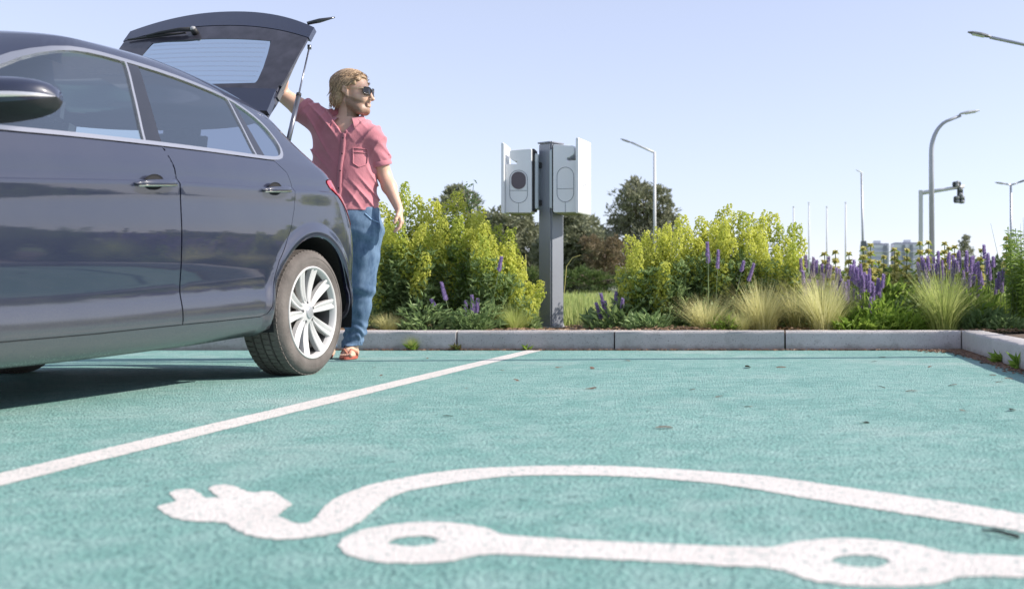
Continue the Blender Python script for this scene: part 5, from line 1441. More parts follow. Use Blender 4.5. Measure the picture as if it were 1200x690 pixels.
def aim(d, spin=0.0): return d.to_track_quat('Z', 'Y').to_matrix() @ Matrix.Rotation(spin, 3, 'Z')
# flower heads: whorls of little cupped bracts up a stalk
def head_mesh(L, rad, n, m):
    V, F = [], []
    for i in range(n):
        f = (i + rv(0, 1)) / n; z = L * f; a = i * 2.39996; rr = rad * (.55 + .45 * math.sin(math.pi * min(1, f * .85 + .2))) * rv(.75, 1.08)
        c = Vector((rr * math.cos(a), rr * math.sin(a), z)); od = Vector((math.cos(a), math.sin(a), .6)).normalized()
        for k in range(7):      # each umbel: a few round cups facing out and up
            q = c + Vector((rv(-1, 1), rv(-1, 1), rv(-1, 1))).normalized() * .0125; d = (od + Vector((rv(-.6, .6), rv(-.6, .6), rv(-.2, .6)))).normalized()
            s_ = d.cross(Vector((0, 0, 1))).normalized(); t_ = d.cross(s_); r_ = rv(.006, .0105); b = len(V); V.append(q - d * .003)
            for j in range(5):
                an = 2 * math.pi * j / 5; V.append(q + (s_ * math.cos(an) + t_ * math.sin(an)) * r_ + d * .003)
            F += [(b, b + 1 + j, b + 1 + (j + 1) % 5) for j in range(5)]
    return mesh_only('flower_head', V, F, m)
heads = [head_mesh(.22, .056, 44, M_euph), head_mesh(.30, .052, 58, M_euph), head_mesh(.15, .056, 34, M_euph), head_mesh(.24, .050, 46, M_euph2)]
def stem_mesh(H_, n, m, Lf=.075, wf=.013, r0=.0):
    V, F = [], []
    MBt = MB().tube([(0, 0, 0), (.01, 0, H_ * .5), (0, .005, H_)], [.006, .0045, .003], 5); V += [Vector(v) for v in MBt.v]; F += MBt.f
    for i in range(n):
        f = (i + rv(0, 1)) / n; z = H_ * (.10 + .9 * f ** .9); a = i * 2.4 + rv(-.3, .3)
        d = Vector((math.cos(a), math.sin(a), rv(-.25, .75)))
        leafquad(V, F, Vector((0, 0, z)) + d.normalized() * r0, d, Lf * rv(.7, 1.25), wf * rv(.8, 1.3), Vector((0, 0, 1)) + Vector((rv(-.4, .4), rv(-.4, .4), 0)))
    return mesh_only('leafy_stem', V, F, m)
stems = [stem_mesh(1.0, 95, M_eleaf), stem_mesh(1.0, 120, M_eleaf), stem_mesh(1.0, 80, M_lite, .06, .014)]
def shrub(name, label, basepx, D, outline, x0, x1, n, depth, group, seed, low=.42):
    "outline: top edge of the plant in the photograph; stems fan out from one root"
    pr.seed(seed)
    b0 = PD(basepx, 0, D); root = empty(name, (b0.x, D, .10)); tag(root, label, 'shrub', group)
    ox = [p[0] for p in outline]; oy = [p[1] for p in outline]
    n1 = int((x1 - x0) / 10)
    for i in range(int(n * .86)):
        top_ = i < n1
        px = x0 + (x1 - x0) * (i + .5) / n1 + rv(-5, 5) if top_ else rv(x0, x1); dd = rv(0, 1) if top_ else rv(-1, .6); Dd = D + depth * dd
        topy = np.interp(px, ox, oy); ztop = CAM_H - (topy - PPY) * Dd / FPX
        edge = min((px - x0), (x1 - px)) / (x1 - x0) * 2
        k = rv(.86, 1.0) if top_ else rv(low, .84)
        zt_ = .10 + (ztop - .10) * k * rv(.96, 1.0) + .04
        tip = PD(px, 0, Dd); tip.z = zt_; hm = pr.choice(heads); hl = max(v.co.z for v in hm.vertices)
        bs = Vector((b0.x + (tip.x - b0.x) * .45 + rv(-.05, .05), D + (Dd - D) * .5 + rv(-.05, .05), .10))
        v_ = tip - bs; L = v_.length; d = v_.normalized(); Ls = max(.12, L - hl * .85); sp = rv(0, 6.28)
        child('leafy_stem', pr.choice(stems), root, bs - root.location, aim(d, sp), (1, 1, Ls))
        d2 = (d + Vector((rv(-.12, .12), rv(-.12, .12), .35))).normalized()
        child('flower_head', hm, root, bs + d * (Ls - .02) - root.location, aim(d2, sp), (lambda q: (q, q, rv(.9, 1.35)))(rv(.85, 1.15)))
    # leafy shoots filling the lower half
    V, F = [], []
    for i in range(int(n * 16)):
        px = rv(x0 - 4, x1 + 4); dd = rv(-1.1, 1.1); Dd = D + depth * dd; topy = np.interp(px, ox, oy); zt_ = .10 + (CAM_H - (topy - PPY) * Dd / FPX - .10) * rv(.02, .62)
        p = PD(px, 0, Dd); p.z = zt_
        for k in range(3):
            dv = Vector((rv(-1, 1), rv(-1, 1), rv(-.2, 1.2))); leafquad(V, F, p - root.location, dv, rv(.035, .075), rv(.012, .022))
    mk('foliage', V, F, M_eleaf, root)
    return root
OL = [(430, 262), (442, 240), (458, 231), (472, 224), (487, 225), (500, 238), (512, 240), (524, 232), (534, 223), (546, 240), (556, 246), (566, 250), (576, 248), (588, 268), (600, 278), (608, 292), (616, 318), (624, 352), (630, 372)]
OR = [(722, 330), (728, 302), (736, 280), (746, 274), (757, 276), (765, 266), (778, 262), (790, 268), (800, 246), (808, 244), (820, 246), (826, 240), (836, 255), (850, 252), (864, 240), (874, 242), (884, 256), (896, 252), (908, 256), (918, 262), (926, 270), (936, 276), (946, 284), (954, 310)]
LG = 'yellow-green spurge shrubs in the kerbside bed'
shrub('spurge_shrub', 'tall yellow-green spurge shrub directly behind the man', 466, 8.75, OL, 432, 505, 54, .32, LG, 1)
shrub('spurge_shrub', 'dense yellow-green spurge shrub in the middle of the left clump', 530, 8.9, OL, 490, 570, 58, .34, LG, 2)
shrub('spurge_shrub', 'lower yellow-green spurge shrub sloping down towards the charging post', 588, 8.6, OL, 556, 626, 46, .28, LG, 3)
shrub('spurge_shrub', 'spurge shrub leaning left at the edge right of the charging post', 762, 8.75, OR, 724, 800, 52, .30, LG, 4)
shrub('spurge_shrub', 'tallest yellow-green spurge shrub right of the charging post', 838, 8.9, OR, 790, 882, 68, .34, LG, 5)
shrub('spurge_shrub', 'yellow-green spurge shrub above the pale grass tufts', 912, 8.95, OR, 872, 953, 54, .32, LG, 6)
# the bed goes on out of the frame to the left, behind the car
OO = [(0, 262), (60, 240), (130, 250), (200, 236), (290, 252), (350, 240), (430, 250)]
shrub('spurge_shrub', 'yellow-green spurge shrub hidden behind the parked car', 330, 9.0, OO, 250, 430, 34, .35, LG, 7)

# ---- grass tufts
def tuft_mesh(n, H_, spread, wd, m, lean=.0):
    V, F = [], []
    for i in range(n):
        a = rv(0, 6.283); r0_ = rv(0, .10); b = Vector((r0_ * math.cos(a), r0_ * math.sin(a), 0)); out = spread * rv(.05, 1) ** .8; h = H_ * rv(.55, 1.05) * (1 - .25 * out / spread)
        dirv = Vector((math.cos(a + rv(-.5, .5)), math.sin(a + rv(-.5, .5)), 0)); s_ = Vector((-dirv.y, dirv.x, 0)) * wd * rv(.6, 1.3); st = len(V); droop = rv(0, .28)
        for j in range(5):
            f = j / 4; p = b + dirv * out * f ** 1.5 + Vector((lean * f, 0, h * (f - droop * f ** 3))); w_ = (1 - f * .85)
            V += [p - s_ * w_ / 2, p + s_ * w_ / 2]
        F += [(st + 2 * j, st + 2 * j + 1, st + 2 * j + 3, st + 2 * j + 2) for j in range(4)]
    return mesh_only('grass_tuft', V, F, m)
pr.seed(40)
T1 = tuft_mesh(900, .46, .34, .0042, M_gr1); T2 = tuft_mesh(900, .50, .38, .0046, M_gr2); T3 = tuft_mesh(800, .44, .34, .0044, M_gr3)
def tuft(px, D, me, sc, label, rz=0, grp='ornamental grass tufts along the kerb'):
    p = PD(px, 0, D); o = bpy.data.objects.new('grass_tuft', me); C.objects.link(o); o.location = (p.x, D, .11); o.scale = sc if hasattr(sc, '__len__') else (sc,) * 3; o.rotation_euler = (0, 0, rz)
    tag(o, label, 'grass', grp)
tuft(828, 8.15, T3, (.95, 1, .85), 'small straw-coloured grass tuft in front of the tallest spurge', 1)
tuft(893, 8.2, T3, (1.05, 1, 1.15), 'straw-coloured grass tuft left of the tall pale feather grass', 2)
tuft(966, 8.1, T1, (1.05, 1.0, 1.32), 'tall pale yellow feather grass tuft standing on the kerb edge', 3)
tuft(1106, 8.15, T2, (1.1, 1.0, 1.28), 'large green grass tuft below the purple sage on the right', 4)
tuft(868, 8.05, T1, (.45, .5, .50), 'short whitish grass tuft beside the kerb joint', 5)
tuft(604, 8.25, T2, (.6, .6, .55), 'small green grass tuft at the foot of the left spurge', 6)
tuft(935, 8.55, T3, (.95, 1, 1.1), 'straw grass tuft behind the tall pale feather grass', 7)
tuft(455, 8.12, T3, (.55, .5, .45), 'dry tan grass tuft at the kerb behind the man', 8)
tuft(692, 8.9, T1, (.5, .5, .32), 'low dry grass tuft right of the charging post', .5)
tuft(1160, 8.6, T2, (.8, .9, .9), 'thin green grass tuft beside the right shrub', 1.5)
# ---- sage, spikes of purple flowers
def spike_mesh(L, n, m):
    V, F = [], []
    for i in range(n):
        f = (i + rv(0, 1)) / n; a = i * 2.4; z = L * f; rr = .015 * (1 - .6 * f); d = Vector((math.cos(a), math.sin(a), .7)); leafquad(V, F, Vector((0, 0, z)), d, rr + .012, .013, None, .1)
    t_ = MB().tube([(0, 0, -.10), (0, 0, L)], [.0025, .001], 4); n_ = len(V); V += [Vector(v) for v in t_.v]; F += [tuple(i + n_ for i in f) for f in t_.f]
    return mesh_only('flower_spike', V, F, m)
spk = [spike_mesh(.115, 90, M_sal), spike_mesh(.09, 75, M_sal), spike_mesh(.15, 110, M_sal), spike_mesh(.11, 70, M_sal2)]
def basal(n, H_, W_, m, Lf=.09, wf=.035):
    V, F = [], []
    for i in range(n):
        a = rv(0, 6.283); r_ = W_ * math.sqrt(rv(0, 1)); p = Vector((r_ * math.cos(a), r_ * math.sin(a), H_ * rv(0, 1) * (1 - .5 * r_ / W_))); d = Vector((math.cos(a) * .8 + rv(-.6, .6), math.sin(a) * .8 + rv(-.6, .6), rv(-.1, 1.1)))
        leafquad(V, F, p, d, Lf * rv(.6, 1.3), wf * rv(.6, 1.2))
    return mesh_only('foliage', V, F, m)
bas = [basal(260, .20, .17, M_sleaf), basal(260, .30, .18, M_lite, .08, .028), basal(300, .36, .20, M_sleaf, .075, .020), basal(240, .16, .20, M_lite, .11, .03)]
def sage(px, D, tops, label, bm=0, bsc=1.0, fad=False, grp='purple sage plants'):
    p = PD(px, 0, D); root = empty('sage_plant', (p.x, D, .11)); tag(root, label, 'flower', grp)
    child('foliage', bas[bm], root, (0, 0, 0), Matrix.Rotation(rv(0, 6), 3, 'Z'), bsc)
    for (tx, ty) in tops:
        Dd = D + rv(-.15, .15); t_ = PD(tx, ty, Dd); me = spk[3] if fad and rv(0, 1) < .6 else pr.choice(spk[:3]); L = max(v.co.z for v in me.vertices)
        b = Vector((p.x + (t_.x - p.x) * .5, D, .11)); d = (t_ - b).normalized(); st = t_ - d * L
        mb = MB().tube([b - root.location, st - root.location], [.004, .0025], 4); mb.build('stem', M_stem, root)
        child('flower_spike', me, root, st - root.location, aim(d, rv(0, 6)), 1.0)
pr.seed(60)
bas.append(basal(200, .30, .18, M_lite, .09, .03))
sage(720, 8.5, [(704, 343), (709, 352), (722, 341), (730, 349), (698, 354)], 'purple sage with broad green leaves right of the charging post', 0, 1.2)
sage(552, 8.15, [(546, 352), (553, 345), (560, 349), (588, 300), (505, 350), (517, 330)], 'purple sage peeping out at the foot of the middle spurge', 0, .8)
sage(832, 8.45, [(829, 283), (830, 295), (842, 292), (872, 305), (884, 308)], 'single purple sage spikes rising through the tallest spurge', 2, .8)
def xs_tops(x0, x1, y0, y1, n): return [(x0 + (x1 - x0) * (i + .5) / n + rv(-3, 3), rv(y0, y1)) for i in range(n)]
sage(950, 8.6, xs_tops(938, 975, 297, 332, 20), 'faded purple sage between the last spurge and the feather grass', 2, 1.0, True)
sage(992, 8.5, xs_tops(975, 1012, 297, 345, 22), 'purple sage just right of the pale feather grass', 1, 1.0)
sage(1018, 8.35, xs_tops(1000, 1036, 308, 348, 18), 'low purple sage in front of the flowering whorls', 1, 1.0)
sage(1100, 8.75, xs_tops(1074, 1118, 293, 332, 26), 'purple sage behind the large green grass tuft', 2, 1.1)
sage(1132, 8.7, xs_tops(1112, 1150, 290, 330, 26), 'deep purple sage with the most crowded spikes', 2, 1.1)
sage(1164, 8.6, [(1153, 286), (1158, 296), (1164, 300), (1171, 318), (1176, 314), (1168, 326), (1149, 318), (1160, 312), (1175, 322), (1146, 306), (1155, 305)], 'rightmost purple sage with one tall spike', 1, 1.0)
# ---- Jerusalem sage: tall stems ringed by yellowish whorls
def whorl_mesh():
    V, F = [], []
    for i in range(60):
        a = rv(0, 6.283); d = Vector((math.cos(a), math.sin(a), rv(-.5, .7))); leafquad(V, F, Vector((0, 0, rv(-.008, .008))), d, rv(.018, .032), .012, None, .1)
    return mesh_only('flower_whorl', V, F, M_phl)
def pair_mesh():
    V, F = [], []
    for i in range(2):
        d = Vector((math.cos(math.pi * i), math.sin(math.pi * i), .15)); leafquad(V, F, Vector((0, 0, 0)), d, .085, .034, Vector((0, 0, 1)), .9)
    return mesh_only('leaf_pair', V, F, M_lite)
WH, LP = whorl_mesh(), pair_mesh()
pr.seed(70)
tops = [(966, 296), (979, 294), (995, 296), (1012, 290), (1020, 286), (1036, 300), (1048, 291), (1052, 296), (1063, 292), (1078, 284), (1088, 283), (1107, 284), (1112, 290), (1119, 288), (1100, 296), (1150, 292), (1134, 310), (1179, 278), (1030, 306)]
for gi, (gx, lab_, sel) in enumerate(((985, 'thin group of whorled yellow sage stems left of the far building', tops[:4]), (1028, 'whorled yellow sage stems in front of the left building block', tops[4:6] + tops[18:19] + tops[3:4]), (1060, 'whorled yellow sage stems in front of the right building block', tops[6:9]),
        (1084, 'two tall whorled yellow sage stems beside the curved lamp pole', tops[9:11]), (1109, 'densest group of whorled yellow sage stems', tops[11:15]), (1142, 'whorled yellow sage stems among the deep purple spikes', tops[15:17]), (1180, 'single tall whorled yellow sage stem against the right shrub', tops[17:18]))):
    D = 9.0; p = PD(gx, 0, D); root = empty('jerusalem_sage', (p.x, D, .11)); tag(root, lab_, 'plant', 'whorled yellow sage plants at the back of the bed')
    child('foliage', bas[1], root, (0, 0, 0), Matrix.Rotation(rv(0, 6), 3, 'Z'), (1.2, 1.2, 1.5))
    for tx, ty in sel:
        t_ = PD(tx, ty, D + rv(-.2, .2)); b = Vector((p.x + (t_.x - p.x) * .7, D, .11)); d = (t_ - b).normalized(); L = (t_ - b).length
        MB().tube([b - root.location, t_ - root.location], [.007, .004], 5).build('stem', M_stem, root)
        for k in range(5):
            q = t_ - d * (.01 + k * .075); s_ = .55 + .16 * min(k, 3)
            child('flower_whorl', WH, root, q - root.location, aim(d, rv(0, 6)), s_ * 2.0)
            child('leaf_pair', LP, root, q - d * .012 - root.location, aim(d, rv(0, 3)), .55 + .12 * k)
# ---- leafy ground plants
gl = [(1030, 8.25, 1, 1.0, 'bright green leafy plant between the feather grass and the green tuft'), (1055, 8.35, 3, 1.1, 'broad-leaved green plant left of the large green tuft'), (1150, 8.3, 0, 1.1, 'green leafy plant under the rightmost sage'),
      (1000, 8.15, 3, .9, 'low green leafy plant right of the feather grass'), (850, 8.05, 1, .6, 'small bright leafy plant between the straw tufts'), (560, 8.1, 2, .9, 'dark green leafy plant under the middle spurge'), (500, 8.1, 2, .9, 'dark green leafy plant under the left spurge'),
      (600, 8.9, 1, 1.0, 'yellowish green leafy plant left of the charging post'), (760, 8.15, 0, .9, 'green leafy plant under the leaning spurge'), (1180, 8.1, 0, .8, 'grey-green leafy plant at the kerb corner'), (1080, 8.6, 2, 1.1, 'tall leafy plant behind the large green tuft'),
      (1005, 8.8, 1, 1.5, 'bright leafy plant behind the purple sage right of the feather grass'), (1042, 8.7, 1, 1.6, 'bright leafy mass in front of the far building'), (1072, 8.9, 3, 1.5, 'bright leafy plant at the foot of the curved lamp pole'), (1125, 8.6, 1, 1.5, 'bright leafy mass between the deep purple spikes'), (1155, 8.8, 3, 1.4, 'bright leafy plant left of the right shrub'), (960, 8.7, 1, 1.3, 'bright leafy plant behind the pale feather grass')]
for px, D, bi, sc, lab_ in gl:
    p = PD(px, 0, D); o = bpy.data.objects.new('leafy_plant', bas[bi]); C.objects.link(o); o.location = (p.x, D, .10); o.scale = (sc,) * 3; o.rotation_euler = (0, 0, rv(0, 6)); tag(o, lab_, 'plant')
# ---- right-hand tall shrub and those beyond the frame
def tall(px0, px1, D, topf, label, n, seed, mats=(2, 2, 0)):
    pr.seed(seed); b0 = PD((px0 + px1) / 2, 0, D); root = empty('green_shrub', (b0.x, D, .10)); tag(root, label, 'shrub')
    for i in range(n):
        px = rv(px0, px1); Dd = D + rv(-.3, .3); t_ = PD(px, topf(px) + rv(0, 55), Dd); bs = Vector((b0.x + (t_.x - b0.x) * .5, D, .10)); d = (t_ - bs); L = d.length
        child('leafy_stem', stems[pr.choice(mats)], root, bs - root.location, aim(d.normalized(), rv(0, 6)), (1, 1, L))
    return root
tall(1178, 1225, 8.3, lambda x: 268, 'tall leafy green shrub cut by the right edge of the photo', 34, 80)
tall(1235, 1300, 8.0, lambda x: 262, 'green shrub in the bed beyond the right edge', 30, 81)
wv = MB(); pr.seed(83)
rt = empty('wild_oat', (PD(1185, 0, 8.2).x, 8.2, .1)); tag(rt, 'thin bare grass stalks reaching above the right shrub', 'grass')
for (tx, ty, bx) in ((1161, 262, 1178), (1188, 268, 1184), (1196, 262, 1190), (1199, 255, 1196), (1172, 300, 1180)):
    t_ = PD(tx, ty, 8.2) - rt.location; b = PD(bx, 372, 8.2) - rt.location; MB().tube([b, b.lerp(t_, .5) + Vector((.02, 0, .03)), t_], [.0025, .002, .001], 4).build('stalk', M_stem, rt)
# wispy stems near the charging post and above the left clump
rt = empty('wild_oat', (PD(600, 0, 9.3).x, 9.3, .1)); tag(rt, 'single pale dry stalk just left of the charging post', 'grass')
MB().tube([PD(614, 340, 9.3) - rt.location, PD(617, 320, 9.3) - rt.location, PD(616, 298, 9.3) - rt.location], .003, 4).build('stalk', M_gr1, rt)
rt = empty('wild_oat', (PD(665, 0, 9.4).x, 9.4, .1)); tag(rt, 'pale dry stalk arching right of the charging post', 'grass')
MB().tube([PD(661, 345, 9.4) - rt.location, PD(664, 312, 9.4) - rt.location, PD(671, 302, 9.4) - rt.location, PD(680, 299, 9.4) - rt.location], .003, 4).build('stalk', M_gr1, rt)
rt = empty('sapling', (PD(552, 0, 9.0).x, 9.0, .1)); tag(rt, 'thin sapling twig rising above the left spurge clump', 'plant')
V, F = [], []
for k in range(46):
    p = PD(rv(545, 562), rv(212, 250), 9.0) - rt.location; leafquad(V, F, p, Vector((rv(-1, 1), rv(-1, 1), rv(-.4, 1))), .04, .018)
mk('foliage', V, F, M_eleaf, rt)
MB().tube([PD(549, 300, 9) - rt.location, PD(552, 245, 9) - rt.location, PD(555, 215, 9) - rt.location], [.005, .004, .002], 4).tube([PD(551, 250, 9) - rt.location, PD(546, 230, 9) - rt.location, PD(545, 216, 9) - rt.location], [.004, .003, .002], 4).build('twig', M_stem, rt)

# ---- weeds growing out of the kerb joint
def weed(px, py, kind, sc, label):
    p = G(px, py); p.y = min(p.y, KY - .012); V, F = [], []
    root = empty('weed', p); tag(root, label, 'weed')
    if kind == 'grass':
        o = child('blade_tuft', T2, root, (0, 0, 0), None, (sc * .9, sc * .45, sc))
    else:
        for i in range(16 if kind == 'leaf' else 22):
            a = rv(0, 6.283); d = Vector((math.cos(a), -abs(math.sin(a)) * .6, rv(.1, 1.2))); leafquad(V, F, Vector((rv(-.01, .01), 0, .005)), d, rv(.05, .10) * sc, rv(.014, .026) * sc)
        mk('foliage', V, F, M_lite if kind == 'leaf' else leafy('reddish_weed_leaf', (.20, .10, .06), (.16, .22, .06), 20, .3), root)
pr.seed(90)
weed(486, 410, 'grass', .26, 'small grass weed at the kerb foot right of the man'); weed(484, 410, 'leaf', .9, 'green leafy weed at the kerb foot nearest the man')
weed(538, 410, 'red', .75, 'reddish weed growing out of a kerb joint'); weed(619, 410, 'leaf', .72, 'little green weed at the end of the white line')
weed(1177, 426, 'leaf', 1.35, 'grey-green weed against the right kerb'); weed(1196, 433, 'leaf', 1.6, 'larger weed against the right kerb at the photo edge')

# ---- bark mulch, litter, lawn
def chips(name, n, fn, m, s0, s1, label, cat):
    V, F = [], []
    for i in range(n):
        p = fn(); L = rv(s0, s1); a = rv(0, 6.283); d = Vector((math.cos(a), math.sin(a), rv(-.3, .3))) * L; s_ = Vector((-math.sin(a), math.cos(a), rv(-.3, .3))) * L * rv(.25, .6); b = len(V)
        V += [p - d / 2 - s_ / 2, p + d / 2 - s_ / 2, p + d / 2 + s_ / 2, p - d / 2 + s_ / 2, p + Vector((0, 0, L * .25))]; F += [(b, b + 1, b + 4), (b + 1, b + 2, b + 4), (b + 2, b + 3, b + 4), (b + 3, b, b + 4)]
    tag(mk(name, V, F, m), label, cat, kind='stuff')
def mp_():
    x = rv(-4.5, 3.2); y = KY + .17 + rv(0, 1) ** 1.5 * 1.6; return Vector((x, y, bed_z(x, y) + rv(.0, .02)))
chips('bark_mulch', 9000, mp_, M_dry, .015, .05, 'brown bark mulch between the plants', 'mulch')
def gp_():
    if rv(0, 1) < .35: x = rv(-3.6, KC.x); return Vector((x, KY - abs(pr.gauss(0, .018)) - .002, .004))
    t_ = abs(pr.gauss(0, .75)) if rv(0, 1) < .8 else rv(0, 3); q = KC + rd * (t_ + rv(0, .1)) - nl * (abs(pr.gauss(0, .045)) + .002) - Vector((max(0, pr.gauss(0, .12)) if t_ < .3 else 0, 0, 0)); q.z = .006; return q
chips('gutter_litter', 4600, gp_, M_dry2, .007, .034, 'dry leaf litter gathered at the kerb foot', 'litter')
V, F = [], []
pr.seed(95)
for i in range(52000):
    f = rv(0, 1); y = 9.3 + 21 * f ** 1.3; x = y * rv(-.42, .28); z = float(np.interp(y, [8, 8.6, 10, 16, 25, 34], [.05, .06, .10, .17, .27, .36])); a = rv(0, 3.14); h = rv(.06, .20) * (1 + .5 * math.sin(x * .9 + y)); w_ = rv(.006, .014) * (1 + f)
    s_ = Vector((math.cos(a), math.sin(a), 0)) * w_; l_ = Vector((rv(-.06, .06), rv(-.06, .06), h)); b = len(V); p = Vector((x, y, z - .01)); V += [p - s_, p + s_, p + l_]; F.append((b, b + 1, b + 2))
tag(mk('meadow_grass', V, F, M_wild), 'rough meadow grass behind the bed', 'grass', kind='stuff')
# ---- things lying on the bay
lm = []
for k in range(3):
    V, F = [], []
    for j in range(9):
        a = 2 * math.pi * j / 9; r_ = .016 * (1 + .35 * math.cos(2 * a) + rv(-.15, .15)); V.append(Vector((r_ * math.cos(a), r_ * .7 * math.sin(a), .004 + .006 * abs(math.sin(a + k)))))
    V.append(Vector((0, 0, .0065))); F = [(j, (j + 1) % 9, 9) for j in range(9)]; lm.append(mesh_only('dry_leaf', V, F, M_dry2))
spots = [(605, 446, 1), (779, 502, 1.3), (655, 431, 1.1), (694, 432, 1.3), (692, 456, 1.2), (525, 488, .9), (811, 457, .9), (843, 465, .9), (876, 431, 2.0), (915, 431, 1.3), (735, 423, 1.2), (1033, 454, 1), (1068, 459, 1.2), (1116, 452, 1.2), (1186, 481, 1.3), (1013, 496, 1), (1130, 482, .9), (877, 477, .8), (438, 431, .8), (447, 440, .8), (548, 455, .7), (588, 434, .7),
         (501, 420, .7), (1182, 444, 1), (1163, 440, .9), (1171, 448, .8), (1090, 430, 1), (1034, 419, 1.3), (1024, 424, 1)]
pr.seed(97)
placed = []
where = ['right of the white line below the charging post', 'alone in the middle of the bay, largest one there', 'left of the pair below the charging post', 'right of the pair below the charging post', 'under the middle of the first long kerb stone, farther out', 'nearest the upper side of the cable symbol on the left', 'left of the two in mid bay', 'right of the two in mid bay', 'long flat one in front of the kerb joint', 'just right of the long flat one at the kerb joint', 'closest to the kerb right of the charging post',
         'left of the pair off the right kerb', 'right of the pair off the right kerb', 'in front of the corner of the kerb', 'at the right edge of the photo in the open bay', 'right of the middle leaf, far out in the bay', 'below the corner pair, towards the camera', 'below the long flat leaf, a small one', 'left of the white line behind the car', 'left of the white line, second from the car', 'beside the white line halfway along', 'just right of the far end of the white line',
         'close to the feet of the man', 'in the shade of the right kerb, nearest the photo edge', 'in the shade of the right kerb, farthest left', 'in the shade of the right kerb, lowest', 'at the edge of the kerb shade', 'against the long kerb near its corner', 'a little out from the long kerb near its corner']
leaf_labels = ['small dry brown leaf ' + t_ for t_ in where]
for px, py, s_ in spots:
    p = G(px, py); o = bpy.data.objects.new('dry_leaf', pr.choice(lm)); C.objects.link(o); o.location = (p.x, p.y, .0005); o.rotation_euler = (rv(-.2, .2), rv(-.2, .2), rv(0, 6)); o.scale = (s_ * 1.1, s_ * 1.1, s_ * .5)
    tag(o, leaf_labels[len(placed)], 'leaf', 'dry leaves scattered over the bays'); placed.append(o)
A, B = G(1151, 624), G(1194, 632); A.z = B.z = .005
tag(MB().tube([A, A.lerp(B, .4) + Vector((0, .002, .003)), B], [.0016, .003, .0035], 6).build('twig', plain('dark_twig', (.03, .028, .025), .8), smooth=True), 'short dark twig lying between the white painted lines', 'twig')
# ================================================================ beyond the bed: trees, lamps, masts, buildings
M_bark = plain('bark', (.13, .095, .07), .9, var=.3, vscale=6, bump=.5, bscale=12)
M_pine = leafy('pine_needles', (.15, .17, .105), (.31, .32, .20), .9, .2)
M_pine2 = leafy('dusty_pine_needles', (.17, .18, .12), (.35, .35, .23), .9, .2)
M_dec = leafy('hedge_leaf', (.07, .12, .035), (.19, .25, .08), .8, .35)
M_red = leafy('copper_leaf', (.14, .12, .06), (.30, .23, .14), .8, .3)
def tree(name, label, cat, D, trunk_px, y0, blobs, m, leaf, dens_, group=None, seed=1, base_z=None):
    "blobs: (px, py, r_px) bunches of foliage; limbs run from the trunk to each bunch"
    pr.seed(seed); k = D / FPX; gz = float(ground_h(D)) if base_z is None else base_z
    b = PD(trunk_px, 0, D); root = empty(name, (b.x, D, gz)); tag(root, label, cat, group)
    top = min(bl[1] for bl in blobs); tz = CAM_H - (top + 12 - PPY) * k
    mb = MB().tube([(0, 0, -.1), (.05, 0, (tz - gz) * .5), (-.03, 0, (tz - gz) * .95)], [.035 * (tz - gz), .022 * (tz - gz), .006], 8)
    V, F = [], []
    for (px, py, rp) in blobs:
        rp *= 1.22 if name == 'pine_tree' else 1.0
        for q in range(2):
            c = PD(px, py, D) - root.location; c.y = rv(-1, 1) * rp * k * 1.3 + (q - .5) * rp * k; r_ = rp * k
            st = Vector((0, 0, max(.15, c.z * .72))); mb.tube([st, st.lerp(c, .6) + Vector((0, 0, .04)), c], [.012 * (tz - gz) * .7, .05 * r_ + .01, .008], 5)
            for i in range(int(dens_ * rp)):
                # sub-bunches near the surface leave gaps between them
                u = Vector((pr.gauss(0, 1), pr.gauss(0, 1), pr.gauss(0, 1))).normalized(); cc = c + Vector((u.x, u.y, u.z * .72)) * r_ * rv(.45, 1.15)
                for j in range(12):
                    p = cc + Vector((pr.gauss(0, 1), pr.gauss(0, 1), pr.gauss(0, 1))) * r_ * .13; d = (u * .7 + Vector((rv(-1, 1), rv(-1, 1), rv(-.3, 1)))); leafquad(V, F, p, d, leaf * rv(.6, 1.4), leaf * .42)
    mk('crown', V, F, m, root); mb.build('trunk', M_bark, root, smooth=True); return root
P1 = [(590, 262, 13), (603, 255, 12), (612, 270, 13), (598, 285, 16), (618, 292, 14), (584, 300, 16), (606, 312, 17), (625, 318, 12), (588, 328, 13), (536, 226, 9), (545, 238, 12), (528, 240, 10), (560, 262, 14), (575, 284, 14)]
tree('pine_tree', 'dark pine tree between the left spurge clump and the charging post', 'tree', 46, 596, 340, P1[:9], M_pine, .23, 1.9, 'pines beyond the lawn', 201)
tree('pine_tree', 'pine tree just showing above the left spurge clump', 'tree', 52, 545, 340, P1[9:], M_pine, .23, 1.8, 'pines beyond the lawn', 202)
P2 = [(668, 258, 12), (680, 262, 13), (664, 276, 15), (690, 280, 14), (676, 295, 18), (660, 305, 14), (697, 300, 14), (684, 318, 16), (666, 326, 15), (705, 318, 12), (650, 285, 13), (646, 315, 12), (636, 300, 12)]
tree('pine_tree', 'broad dark pine tree directly right of the charging post', 'tree', 44, 676, 340, P2, M_pine, .23, 2.0, 'pines beyond the lawn', 203)
P3 = [(747, 222, 11), (738, 234, 13), (757, 236, 13), (770, 228, 9), (776, 244, 12), (732, 250, 13), (750, 254, 16), (768, 260, 15), (784, 262, 10), (724, 262, 9), (736, 272, 14), (756, 280, 16), (776, 282, 13), (790, 276, 7), (745, 300, 15), (768, 304, 15), (716, 287, 11), (722, 303, 13), (706, 276, 8)]
tree('pine_tree', 'tall rounded pine tree behind the left street lamp', 'tree', 58, 755, 340, P3, M_pine2, .22, 1.9, 'pines beyond the lawn', 204)
tree('copper_bush', 'brownish bush under the pines', 'bush', 42, 708, 338, [(694, 285, 11), (706, 292, 13), (720, 288, 12), (732, 298, 12), (700, 306, 12), (716, 312, 13), (736, 316, 11)], M_red, .13, 1.9, None, 205)
